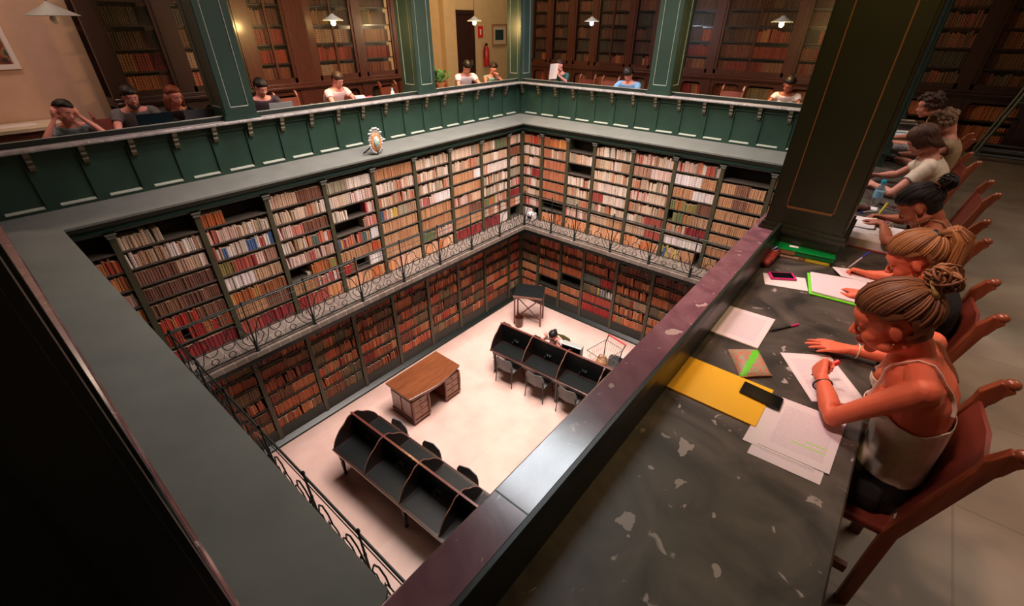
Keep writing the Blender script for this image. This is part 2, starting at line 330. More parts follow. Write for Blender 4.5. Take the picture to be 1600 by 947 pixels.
mb = MB().box(XW-.1, XW, 6.95, YW, 0, 4.8); mb.box(XW, XW+.16, 8.66, 9.05, 0, 4.8)
struct('wall_left_cream', mb, 'wall')
struct('wall_far', MB().box(XW-.1, XE+.1, YW, YW+.1, 0, 4.8), 'wall')
struct('wall_right', MB().box(XE, XE+.1, YN, YW, 0, 4.8), 'wall_pink')
struct('wall_near', MB().box(XW-.1, XE+.1, YN-.1, YN, 0, 4.8), 'wall_pink')
mb = MB(); 
mb.box(XA-.25, XA-.16, YD-.25, YB+.25, FZ, -.09); mb.box(XC+.16, XC+.25, YD-.25, YB+.25, FZ, -.09); mb.box(XA-.16, XC+.16, YB+.16, YB+.25, FZ, -.09); mb.box(XA-.16, XC+.16, YD-.25, YD-.16, FZ, -.09)
struct('wall_well', mb, 'green_dark')
# ceiling with a skylight opening
SK = (-3.0, -1.6, 2.7, 4.2)
mb = MB(); CZ = 4.8
mb.box(XW-.1, SK[0], YN-.1, YW+.1, CZ, CZ+.1); mb.box(SK[1], XE+.1, YN-.1, YW+.1, CZ, CZ+.1); mb.box(SK[0], SK[1], YN-.1, SK[2], CZ, CZ+.1); mb.box(SK[0], SK[1], SK[3], YW+.1, CZ, CZ+.1)
struct('ceiling', mb, 'ceil')
w = struct('window_1', MB().box(SK[0]-.1, SK[1]+.1, SK[2]-.1, SK[3]+.1, CZ+.45, CZ+.47), mat('skylight_glass', (.8, .85, .9), .4, emit=(.88, .95, 1.0), estr=17.0))
mb = MB(); 
for k in range(3): x = SK[0]+(SK[1]-SK[0])*k/2; mb.box(x-.03, x+.03, SK[2], SK[3], CZ+.40, CZ+.45)
for k in range(3): y = SK[2]+(SK[3]-SK[2])*k/2; mb.box(SK[0], SK[1], y-.03, y+.03, CZ+.40, CZ+.45)
for (a, b_, c, d) in ((SK[0]-.06, SK[0], SK[2], SK[3]), (SK[1], SK[1]+.06, SK[2], SK[3]), (SK[0], SK[1], SK[2]-.06, SK[2]), (SK[0], SK[1], SK[3], SK[3]+.06)): mb.box(a, b_, c, d, CZ, CZ+.45)
struct('window_frame', mb, 'cream_edge')

# ---- balustrades: one per side. side maps (s along, n into the void, z)
SIDES = {
 'left': dict(f=lambda s, n, z: (XA+n, s, z), L=(YD, YB), txt='along the left side of the well'),
 'far': dict(f=lambda s, n, z: (s, YB-n, z), L=(XA, XC), txt='along the far side of the well'),
 'near': dict(f=lambda s, n, z: (s, YD+n, z), L=(XA, XC), txt='nearest the camera, lower left'),
 'desk': dict(f=lambda s, n, z: (XC-n, s, z), L=(YD, YB), txt='of purple sheen beside the reading desk')}
def fbox(mb, f, s0, s1, n0, n1, z0, z1):
    a = f(s0, n0, z0); b = f(s1, n1, z1); return mb.box(a[0], b[0], a[1], b[1], a[2], b[2])
def fprism(mb, f, poly, s0, s1, m0=0, m1=0):   # section poly (n,z) swept along s; m0/m1 = 1 mitres that end into the corner
    n = len(poly); r0 = [f(s0+m0*p[0], p[0], p[1]) for p in poly]; r1 = [f(s1-m1*p[0], p[0], p[1]) for p in poly]; return mb.loft([r0, r1])
for key, S in SIDES.items():
    f = S['f']; a, b = S['L']
    t = thing('balustrade', 'dark green panelled balustrade with marble rail '+S['txt'], 'balustrade', f((a+b)/2, 0, 0))
    pm = MB(); fprism(pm, f, [(-.13, .20), (-.11, .20), (-.11, .84), (-.13, .84)], a, b, 1, 1)     # recessed field
    pitch = .43; nP = int(round((b-a)/pitch)); pitch = (b-a)/nP
    fprism(pm, f, [(-.115, .76), (-.085, .76), (-.085, .85), (-.115, .85)], a, b, 1, 1); fprism(pm, f, [(-.115, .20), (-.085, .20), (-.085, .27), (-.115, .27)], a, b, 1, 1)
    for i in range(nP+1):
        s = a+i*pitch; fbox(pm, f, max(a-.08, s-.055), min(b+.08, s+.055), -.115, -.085, .27, .76)
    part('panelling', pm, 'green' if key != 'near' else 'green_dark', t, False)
    em = MB()
    for i in range(nP):
        s = a+i*pitch; fprism(em, f, [(-.112, .272), (-.075, .266), (-.075, .276), (-.112, .292)], s+.065, s+pitch-.065)
    part('panel_moulding', em, 'cream_edge', t, False)
    cm = MB(); fprism(cm, f, [(-.15, .845), (0, .845), (.006, .86), (0, CAPZ), (-.15, CAPZ)], a, b, 1, 1)
    part('marble_rail', cm, 'cap' if key in ('near', 'desk') else 'cap_far', t, False, bevel=.003)
    if key == 'desk':
        for s in (.57, 3.95, 7.1): k = MB(); fbox(k, f, s, s+.005, -.138, -.001, CAPZ, CAPZ+.0007); part('slab_joint', k, 'black', t, False)
    um = MB(); fprism(um, f, [(-.150, DESKZ-.03), (-.141, DESKZ-.03), (-.141, .895), (-.137, .93), (-.141, .935), (-.153, .935), (-.160, .90), (-.160, DESKZ-.03)], a, b, 1, 1)
    part('upstand', um, 'green_dark', t, False)
    if key in ('left', 'far'):
        lm = MB(); fprism(lm, f, [(-.156, .9352), (-.139, .9352), (-.139, .940), (-.156, .940)], a, b, 1, 1); part('top_strip', lm, 'cream_edge', t, False)
    le = .34 if key == 'desk' else .385; gm = MB(); fprism(gm, f, [(-.15, .22), (-.09, .235), (le, .150), (le, .125), (-.15, .10)], a, b, 1, 1); part('ledge', gm, 'ledge', t, False)
    co = MB(); fprism(co, f, [(-.15, .10), (le-.025, .125), (le-.033, .085), (.325, .075), (.318, .045), (.345, .030), (.345, .012), (.30, -.005), (.285, -.03), (.10, -.03), (.10, .06), (-.15, .06)], a, b, 1, 1)
    part('cornice', co, 'cornice', t, False)
    if key in ('left', 'far'):
        for i in range(nP+1):
            s = a+i*pitch
            if i == nP and key == 'left': continue
            if i == 0 and key == 'far': s = a+.0
            k = MB(); hw = .026
            prof = [(-.09, .845), (-.005, .845), (-.008, .80), (-.030, .775), (-.022, .755), (-.034, .735), (-.050, .725), (-.040, .70), (-.050, .665), (-.075, .645), (-.09, .655)]
            k.loft([[f(s-hw, p[0], p[1]) for p in prof], [f(s+hw, p[0], p[1]) for p in prof]]); part('bracket', k, 'bracket', t, False)

# ---- columns on the rail
def column(name, x0, x1, y0, y1, label, m='column', line='cream_edge', faces=('x0','x1','y0','y1'), z0=CAPZ, base=.035):
    t = thing(name, label, 'column', ((x0+x1)/2, (y0+y1)/2, z0))
    s = MB().box(x0, x1, y0, y1, z0, CZ); part('shaft', s, m, t, False)
    b = MB(); b.box(x0-base, x1+base, y0-base, y1+base, z0, z0+.02); b.box(x0-base*.7, x1+base*.7, y0-base*.7, y1+base*.7, z0+.02, z0+.045); b.box(x0-base*.35, x1+base*.35, y0-base*.35, y1+base*.35, z0+.045, z0+.065)
    part('base_moulding', b, m, t, False)
    fr = MB(); ln = MB(); e = .012; zb = z0+.15; zt = CZ-.3; w = .075
    for F in faces:
        ax = 0 if F[0] == 'x' else 1; c = {'x0': x0, 'x1': x1, 'y0': y0, 'y1': y1}[F]; sg = -1 if F[1] == '0' else 1
        u0, u1 = (y0, y1) if ax == 0 else (x0, x1)
        def bx(q, ua, ub, za, zc, d0, d1):
            if ax == 0: q.box(c+sg*d0, c+sg*d1, ua, ub, za, zc)
            else: q.box(ua, ub, c+sg*d0, c+sg*d1, za, zc)
        bx(fr, u0, u0+w, z0+.065, CZ, 0, e); bx(fr, u1-w, u1, z0+.065, CZ, 0, e); bx(fr, u0+w, u1-w, z0+.065, zb, 0, e); bx(fr, u0+w, u1-w, zt, CZ, 0, e)
        bx(ln, u0+w, u0+w+.006, zb, zt, 0, e*.9); bx(ln, u1-w-.006, u1-w, zb, zt, 0, e*.9); bx(ln, u0+w, u1-w, zb, zb+.010, 0, e*.9)
    part('frame', fr, m, t, False); part('inlay_line', ln, line, t, False)
    return t
column('column', -7.16, -6.76, 2.40, 2.78, 'green square column on the left gallery rail, first from the left edge')
column('column', -7.20, -6.80, 5.62, 6.02, 'green square column on the left gallery rail, right of the large portrait frame')
column('column', -7.12, -6.76, 8.43, 8.80, 'green square column standing on the rail at the far corner of the well')
column('column', -3.80, -3.40, 8.43, 8.83, 'green square column midway along the far gallery rail')
column('column', -.47, -.07, 8.43, 8.83, 'shadowed green column at the right end of the far rail, behind the big olive column')
column('column', -.47, -.07, 5.85, 6.30, 'teal shadowed column on the desk side rail, second from the camera')
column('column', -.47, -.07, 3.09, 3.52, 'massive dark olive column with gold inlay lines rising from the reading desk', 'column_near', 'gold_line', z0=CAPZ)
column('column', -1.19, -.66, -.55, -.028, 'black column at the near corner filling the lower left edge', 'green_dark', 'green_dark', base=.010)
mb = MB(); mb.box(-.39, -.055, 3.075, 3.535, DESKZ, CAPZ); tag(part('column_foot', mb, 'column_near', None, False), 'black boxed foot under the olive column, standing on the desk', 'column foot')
mb = MB(); mb.box(-.39, -.05, 5.83, 6.32, DESKZ, CAPZ); tag(part('column_foot', mb, 'column', None, False), 'boxed foot under the teal column beyond the big olive one', 'column foot')

# ---- reading desks outside the rail on every side (marble slab on a panelled front)
DW = .640
for key, txt in (('desk', 'dark marble reading desk on the right, strewn with papers and books'), ('left', 'reading desk of the left gallery behind its green rail'), ('far', 'reading desk of the far gallery behind its green rail'), ('near', 'reading desk of the near gallery below the lower left column')):
    f = SIDES[key]['f']; a, b = SIDES[key]['L']
    t = thing('reading_desk', txt, 'desk', f((a+b)/2, -.5, 0))
    n0, n1 = -.16, -.16-DW
    if key == 'desk': n1 = XC-.248
    m_ = 'desk'
    q = MB(); fprism(q, f, [(n0, DESKZ-.035), (n0, DESKZ), (n1+.006, DESKZ), (n1, DESKZ-.006), (n1, DESKZ-.03), (n1+.01, DESKZ-.035)], a, b, 1, 1); part('marble_top', q, m_, t, False)
    q = MB(); fprism(q, f, [(n0, 0), (n0, DESKZ-.036), (n0-.10, DESKZ-.036), (n0-.10, 0)], a, b, 1, 1); part('front_panel', q, 'green_dark', t, False)

# ---------------------------------------------------------------- the books
PAL = {
 'c': [(.62,.47,.34),(.68,.52,.40),(.52,.36,.25),(.70,.58,.50),(.45,.27,.17),(.60,.40,.28),(.74,.64,.58),(.50,.20,.12),(.36,.30,.22)],
 'p': [(.66,.44,.36),(.70,.50,.44),(.55,.20,.15),(.62,.42,.35),(.48,.10,.10),(.72,.60,.55),(.40,.22,.16)],
 'm': [(.62,.50,.42),(.72,.66,.62),(.45,.10,.07),(.08,.14,.30),(.52,.32,.20),(.60,.20,.10),(.66,.56,.50),(.12,.16,.14),(.55,.44,.10)],
 'b': [(.20,.085,.055),(.24,.11,.075),(.18,.08,.06),(.27,.13,.08)],
 'k': [(.10,.05,.03),(.16,.07,.04),(.22,.08,.04),(.12,.09,.05)],
 'o': [(.52,.16,.05),(.60,.22,.07),(.45,.12,.04),(.38,.12,.05),(.56,.28,.10)],
 'r': [(.46,.04,.03),(.52,.12,.05),(.46,.17,.07),(.24,.09,.05),(.50,.07,.04)],
 't': [(.52,.27,.14),(.56,.31,.17),(.46,.22,.11),(.54,.29,.16)],
 'T': [(.44,.155,.075),(.46,.17,.085),(.42,.15,.075)],
 'g': [(.20,.20,.07),(.28,.22,.08),(.42,.16,.06),(.14,.17,.09),(.34,.12,.05)],
 'R': [(.28,.03,.03),(.32,.035,.035),(.25,.03,.035),(.38,.08,.06)],
 'O': [(.66,.28,.13),(.70,.36,.20),(.60,.18,.07),(.72,.42,.28)],
 'W': [(.74,.66,.66),(.72,.62,.60)],
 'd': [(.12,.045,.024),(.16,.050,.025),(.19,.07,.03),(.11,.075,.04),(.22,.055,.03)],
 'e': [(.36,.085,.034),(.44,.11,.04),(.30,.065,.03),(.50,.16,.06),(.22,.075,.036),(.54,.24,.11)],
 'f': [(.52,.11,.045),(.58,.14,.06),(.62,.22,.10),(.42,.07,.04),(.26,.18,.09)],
 'S': [(.26,.035,.018),(.30,.05,.02)], 's': [(.32,.020,.02),(.38,.03,.025),(.38,.06,.035)],
 'q': [(.42,.14,.06),(.46,.17,.08),(.40,.13,.06)],
 'n': [(.18,.10,.05),(.24,.14,.06),(.12,.10,.06),(.30,.12,.06)],
 'y': [(.06,.032,.018),(.09,.038,.022),(.11,.032,.018),(.05,.043,.025),(.14,.07,.035)],
 'z': [(.24,.09,.045),(.28,.12,.06),(.20,.06,.03),(.34,.22,.14),(.24,.035,.025)],
}
WORD = {'c': 'cream and tan', 'p': 'pinkish cream', 'm': 'mixed coloured', 'b': 'dark brown', 'k': 'blackish brown', 'o': 'orange leather', 'r': 'red and orange', 't': 'tan vellum', 'T': 'matching terracotta', 'g': 'olive and brown', 'R': 'tall maroon', 'O': 'big orange vellum', 'W': 'white', 'd': 'dark leather', 'e': 'reddish brown leather', 'f': 'bright russet', 's': 'scarlet', 'S': 'dark scarlet', 'q': 'light leather', 'n': 'greenish brown', 'y': 'dim', 'z': 'gilt'}
BOOKS = []   # (projected size, spec, label, group)
def book_geo(sp):
    p, a, n, w, h, d, tilt, col, pc = sp; up = V((0, 0, 1)); a = V(a); n = V(n); p = V(p)
    if tilt: ct, st = math.cos(tilt), math.sin(tilt); a2 = a*ct-up*st; up = up*ct+a*st; a = a2
    q = min(.006, w*.18)
    sec = [(0, -d), (0, -q*.6), (w*.22, q*.4), (w*.5, q*.7), (w*.78, q*.4), (w, -q*.6), (w, -d)]
    return [p+a*x+n*y+up*z for z in (0, h) for x, y in sec]
BF = [(i, i+1, i+8, i+7) for i in range(6)]+[(6, 0, 7, 13), (7, 8, 9, 10, 11, 12, 13), (6, 5, 4, 3, 2, 1, 0)]
def books_mesh(name, specs, org=(0,0,0)):
    vs = []; fs = []; cols = []; uvs = []
    for sp in specs:
        o = len(vs); vs += [tuple(v-V(org)) for v in book_geo(sp)]; fs += [tuple(i+o for i in f) for f in BF]
        c = sp[7]; pc = sp[8]; tt = (sum(map(ord, 'x'))+hash((round(sp[0][0], 3), round(sp[0][1], 3), round(sp[0][2], 3)))) % 3
        for f in BF:
            k = len(f); top = (f[0] == 7 and k == 7)
            cols += [(*(pc if top else c), 1)]*k
            bandon = 0 if top else (1 if tt else .0)
            uvs += [(bandon, 1 if i >= 7 else 0) for i in f]
    me = bpy.data.meshes.new(name); me.from_pydata(vs, [], fs)
    ca = me.color_attributes.new('Col', 'FLOAT_COLOR', 'CORNER'); ca.data.foreach_set('color', np.array(cols, dtype=np.float32).ravel())
    ul = me.uv_layers.new(name='UVMap'); ul.data.foreach_set('uv', np.array(uvs, dtype=np.float32).ravel())
    me.materials.append(M['book']); return me
def jit(c, k=.18): f = 1+rnd.uniform(-k, k); return tuple(min(.9, x*f*(1+rnd.uniform(-.05, .05))) for x in c)
def row(p0, a, n, L, zh, code, where, depth=.17, store=BOOKS, big=False, wmul=1.0):
    """fill one shelf: p0 left end (seen from the front) on the board, a along, n outward"""
    a = V(a); n = V(n); p0 = V(p0); runs = []
    if code == 'x': return
    segs = []; tot = 0
    for ch in code:
        if ch.isdigit(): segs[-1][1] = int(ch)/9
        else: segs.append([ch, None])
    given = sum(s[1] for s in segs if s[1]); free = [s for s in segs if s[1] is None]
    for s in free: s[1] = max(0, 1-given)/len(free)
    x = .004
    for ch, fr in segs:
        end = x+fr*(L-.008)
        if ch == '_': x = end; continue
        pal = PAL[ch]; uni = ch in 'btTRWsqyz' or rnd.random() < .3; hb = rnd.uniform(.74, .88)*zh; wb = rnd.uniform(.024, .034)*wmul
        if ch == 'W': wb = .055
        if ch in 'RO': wb = .05 if ch == 'R' else .075
        cur = rnd.choice(pal); kk = 0
        while x < end-.012:
            w = wb*rnd.uniform(.55, 1.35) if not uni else wb*rnd.uniform(.9, 1.1); w = min(w, end-x)
            if not uni and rnd.random() < .55: cur = rnd.choice(pal); hb = rnd.uniform(.68, .9)*zh
            if uni and rnd.random() < .06: cur = rnd.choice(pal)
            h = hb*rnd.uniform(.97, 1.02) if uni else hb*rnd.uniform(.90, 1.05); h = min(h, zh*.94)
            tilt = 0
            if not uni and ch in 'cpme' and rnd.random() < .08: tilt = -rnd.uniform(.04, .14)
            pos = p0+a*x+n*(-rnd.uniform(.0, .018))
            if tilt: pos = pos+a*0; 
            col = jit(cur, .12); pc = (.55, .42, .32) if ch not in 'dky' else (.30, .20, .14)
            sp = (tuple(pos), tuple(a), tuple(n), w*.96, h, depth, tilt, col, pc)
            u, v, z = px(pos+V((0, 0, h/2))); vis = z > 0 and -20 < u < 1620 and -20 < v < 967
            store.append((w*h/(z*z)*700**2 if vis else 0, sp, ch, where)); x += w+(h*math.sin(-tilt) if tilt else 0)

# ---- fixed bookcases lining the well, one per bay
up_rows_left = [
 ['x', 'r', 'o', 'p', 'o', 'k', 'k', 'R'],
 ['c5_4', 'cc', 'b5c4', 'b', 'b', 'r5b', 'r2_1s2r', 'R'],
 ['o3_6', 'pc', 'm', 'g2Rp', 'Wm', 'og', 't5b', 'R'],
 ['cb', 'c', 'pb', 'cm', 'p', '_4og', 'tp', 'R6O'],
 ['c', 'cp', 'c3_4p2', '_6p3', 'mW2', 'tr2', 'r3_3W3', 'O'],
 ['t', 'c', 'c', 'mc', 't', 't', 't', 'O'],
 ['c', 'c', 'c', 'pW', 't', 't', 'gp', 'O'],
 ['c', 'c', 't7W', 't', 'pc', 'tb', 't', 'R'],
 ['cg', 'c', 'c', 'c', 'c', 'gc', 'c', 'R6W'],
 ['c', 'k', 'c', 'c', 'p', 'R', 'c', 'x']]
up_rows_far = [
 ['r', 'c', 't3c', 'pR', 'c', 'c', 'R2p', 'W5_4'],
 ['o', 'T3c', 'T', 'T', 'T', 'T', 'x', 'O5_1O3'],
 ['x', 'cW1', 'x', 'c', 'c', 'c', 'p', 'O'],
 ['c', 'cm1c', 'c', 'c', 'R3c', 'c', 'ct', 'O'],
 ['pc', 'p', 'c', 'pc', 'c', 'cR', 'c5R', 'O'],
 ['pm', 'W6t', 'tW', 'g6b', '_1g4c', 'cR', 'W', 'm4t4'],
 ['x', 'tb3t', 'tbt', 't', 't', 't', 't', 't3_3k3'],
 ['t', 't', 'tb', 't', 't', 't', 't', 'k3_3k3']]
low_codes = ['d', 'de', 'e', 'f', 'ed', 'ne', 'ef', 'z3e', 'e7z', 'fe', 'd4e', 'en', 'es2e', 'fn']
ZT = -.03; UPZ = [WZ+.02]+[WZ+.30+k*(ZT-WZ-.30)/7 for k in range(8)]
LZ0 = FZ+.31; LZT = WZ-.11; LOZ = [LZ0+k*(LZT-LZ0)/7 for k in range(8)]
DN = -.30     # front plane inset is .30 -> n = .30
def ordinal(k): return ['first', 'second', 'third', 'fourth', 'fifth', 'sixth', 'seventh', 'eighth', 'ninth', 'tenth', 'eleventh'][k]
def bay(f, s0, s1, rows, zlist, upper, where, label, along, out, flip):
    N_ = .30; t = thing('bookcase', label, 'bookcase', f((s0+s1)/2, N_-.1, zlist[0]))
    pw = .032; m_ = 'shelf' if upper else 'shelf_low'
    k = MB(); fbox(k, f, s0, s1, N_-.27, N_-.255, zlist[0]-.02, zlist[-1]); part('back_panel', k, 'backp', t, False)
    for i, z in enumerate(zlist[:-1]):
        k = MB(); fbox(k, f, s0+.02, s1-.02, N_-.25, N_-.012, z-.018, z); part('shelf', k, m_, t, False)
    k = MB(); fbox(k, f, s0-pw, s0+pw, N_-.25, N_, (WZ if upper else FZ), zlist[-1]+.02)
    if s1 > (SIDES_END[f]-.02): fbox(k, f, s1-pw, s1+pw*.5, N_-.25, N_, (WZ if upper else FZ), zlist[-1]+.02)
    part('pilaster', k, 'pilaster', t, False)
    if upper:
        k = MB(); fbox(k, f, s0-pw-.022, s0+pw+.022, N_-.05, N_+.030, ZT-.012, ZT+.004); fbox(k, f, s0-pw-.010, s0+pw+.010, N_-.05, N_+.016, ZT-.055, ZT-.012); part('capital', k, 'ledge', t, False)
        k = MB(); fbox(k, f, s0-pw-.004, s0+pw+.004, N_-.02, N_+.010, WZ, WZ+.10); part('pilaster_foot', k, 'pilaster', t, False)
    else:
        k = MB(); fprism(k, f, [(N_-.25, FZ), (N_+.075, FZ), (N_+.070, FZ+.035), (N_+.03, FZ+.06), (N_-.01, FZ+.09), (N_-.02, FZ+.285), (N_-.25, FZ+.285)], s0, s1); part('plinth', k, 'green_dark', t, False)
    n = len(zlist)-1; store = BOOKS
    for r, code in enumerate(rows):
        i = n-1-r; z = zlist[i]; zh = zlist[i+1]-z-.02
        st = s1-pw if flip else s0+pw
        row(f(st, N_-.022, z), along, out, s1-s0-2*pw, zh, code, (where, r, n, upper))
SIDES_END = {SIDES['left']['f']: YB-.30, SIDES['far']['f']: XC-.30}
P0 = .712; PP = .8612
ysL = [YD+.30]+[P0+k*PP for k in range(9)]+[YB-.30]
xsF = [XA+.30, -5.841, -5.188, -4.559, -3.73, -2.912, -2.101, -1.313, XC-.30]
for k in range(10):
    nm = 'left wall, %s bay from near end' % ordinal(k)
    bay(SIDES['left']['f'], ysL[k], ysL[k+1], up_rows_left[k], UPZ, True, ('left', k), 'fixed green bookcase above the walkway, '+nm, (0,1,0), (1,0,0), False)
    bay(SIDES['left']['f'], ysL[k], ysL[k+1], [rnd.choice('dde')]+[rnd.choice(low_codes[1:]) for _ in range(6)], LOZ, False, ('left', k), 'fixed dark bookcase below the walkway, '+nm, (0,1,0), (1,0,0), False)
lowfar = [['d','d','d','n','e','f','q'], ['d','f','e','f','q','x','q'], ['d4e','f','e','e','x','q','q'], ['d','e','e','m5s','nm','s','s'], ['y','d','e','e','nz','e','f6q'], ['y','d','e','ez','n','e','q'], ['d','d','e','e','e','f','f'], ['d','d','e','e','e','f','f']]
for k in range(8):
    nm = 'far wall, %s bay from corner' % ordinal(k)
    bay(SIDES['far']['f'], xsF[k], xsF[k+1], up_rows_far[k], UPZ, True, ('far', k), 'fixed green bookcase above the walkway, '+nm, (1,0,0), (0,-1,0), False)
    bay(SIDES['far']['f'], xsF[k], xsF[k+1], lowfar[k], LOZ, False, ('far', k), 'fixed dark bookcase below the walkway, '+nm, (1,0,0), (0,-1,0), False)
# floor skirting inside the well on the two unseen sides
struct('baseboard_near', MB().box(XA-.1, XC+.1, YD+.28, YD+.30, FZ, FZ+.2), 'green_dark'); struct('baseboard_desk', MB().box(XC-.30, XC-.28, YD, YB, FZ, FZ+.2), 'green_dark')

# ---- wrought iron railings of the walkway
RN = .757; RZ = -1.198
def railing(key, s_posts, label):
    f = SIDES[key]['f']; a, b = SIDES[key]['L']; a += RN; b -= RN
    t = thing('iron_railing', label, 'railing', f((a+b)/2, RN, WZ))
    k = MB(); k.tube([f(a, RN, RZ), f(b, RN, RZ)], .011, 8); part('top_rail', k, 'iron', t)
    k = MB(); k.tube([f(a, RN, RZ-.10), f(b, RN, RZ-.10)], .005, 6); part('mid_rail', k, 'iron', t)
    k = MB(); fbox(k, f, a, b, RN-.012, RN+.012, WZ+.05, WZ+.062); part('bottom_rail', k, 'iron', t, False)
    for s in s_posts:
        c = f(s, RN, WZ); k = MB(); k.lathe([(.0, 0), (.030, 0), (.030, .02), (.020, .03), (.024, .09), (.018, .16), (.013, .18), (.011, .45), (.015, .47), (.010, .50), (.010, .76), (.017, .775), (.014, .80), (0, .815)], c, 8)
        k.lathe([(0, -.24), (.014, -.23), (.018, -.19), (.010, -.16), (.014, -.09), (.014, 0)], c, 8); part('post', k, 'iron', t)
    ss = list(s_posts)
    for s0, s1 in zip(ss[:-1], ss[1:]):
        L = s1-s0; k = MB(); g = lambda u, z: f(s0+u*L, RN, WZ+z)
        if L < .3: continue
        def ring(cu, cz, r, n=12, m=8): k.tube([f(s0+cu*L+r*math.cos(2*PI*i/n), RN, WZ+cz+r*math.sin(2*PI*i/n)) for i in range(n)], .0065, 5, True)
        ring(.37, .28, .075); ring(.63, .28, .075)
        k.tube([g(.5, .12), g(.57, .28), g(.5, .44), g(.43, .28)], .0065, 5, True)
        ring(.37, .12, .045); ring(.63, .12, .045)
        for sg in (0, 1):
            q = (lambda u: u) if sg == 0 else (lambda u: 1-u)
            k.tube([g(q(.02), .12), g(q(.06), .30), g(q(.14), .46), g(q(.24), .52), g(q(.33), .47), g(q(.37), .36)], .0075, 5)
            k.tube([g(q(.02), .10), g(q(.10), .13), g(q(.17), .22), g(q(.14), .32), g(q(.08), .30), g(q(.09), .23)], .0065, 5)
            k.tube([g(q(.14), .07), g(q(.22), .16), g(q(.28), .34)], .006, 5)
        part('scroll_panel', k, 'iron', t)
pl = [YD+RN]+[P0+k*PP for k in range(1, 8)]+[YB-RN]
railing('left', pl, 'wrought iron walkway railing with scrollwork in front of the left bookcases')
railing('far', [XA+RN]+[-5.19, -4.58, -3.73, -2.90, -2.10]+[XC-RN], 'wrought iron walkway railing with scrollwork in front of the far bookcases')
railing('near', [XA+RN+k*(XC-XA-2*RN)/6 for k in range(7)], 'wrought iron walkway railing seen steeply from above beside the near grey ledge')

# small things lying on the walkway bookshelves
def fl(x0, x1, y0, y1, z, h): return MB().box(x0, x1, y0, y1, z, z+h)

# ---- crest on the ledge
t = thing('coat_of_arms', 'small oval painted crest with silver carving, standing on the left grey ledge', 'crest', (-6.40, 4.30, .19))
cx, cy, cz = -6.36, 4.30, .36
k = MB(); n = 28; k.lathe([(0, -.012), (.095, -.012), (.10, 0), (.09, .014), (0, .016)], (0, 0, 0), n, 'x'); k.v = [(cx+v[0], cy+v[1], cz+v[2]*1.5) for v in k.v]; part('oval_border', k, mat('crest_border', (.50, .22, .10), .5, var=.6, vscale=45), t)
k = MB(); k.lathe([(0, .0), (.05, .0), (.052, .012), (.04, .03), (0, .036)], (0, 0, 0), n, 'x'); k.v = [(cx+v[0]+.008, cy+v[1], cz+v[2]*1.7) for v in k.v]; part('oval_shield', k, mat('crest_shield', (.35, .50, .42), .4, var=.35, vscale=25), t)
k = MB()
for i in range(26):
    a = 2*PI*i/26; r = .022+.008*math.sin(i*2.3); k.ell((cx-.006, cy+.112*math.cos(a), cz+.165*math.sin(a)), (.014, r, r), 8, 5)
for i in range(6): a = PI*(.2+.12*i); k.ell((cx, cy+.125*math.cos(a), cz+.03+.175*math.sin(a)), (.02, .03, .018), 8, 5)
part('carved_frame', k, 'stone', t)
k = MB(); k.tube([(cx-.01, cy-.07, cz-.05), (-6.44, cy-.21, .205)], .011, 6); k.tube([(cx-.01, cy+.06, cz-.05), (-6.42, cy+.13, .20)], .011, 6); k.tube([(cx, cy, cz-.12), (-6.34, cy+.0, .185)], .013, 6); part('easel_leg', k, 'dark_metal', t)
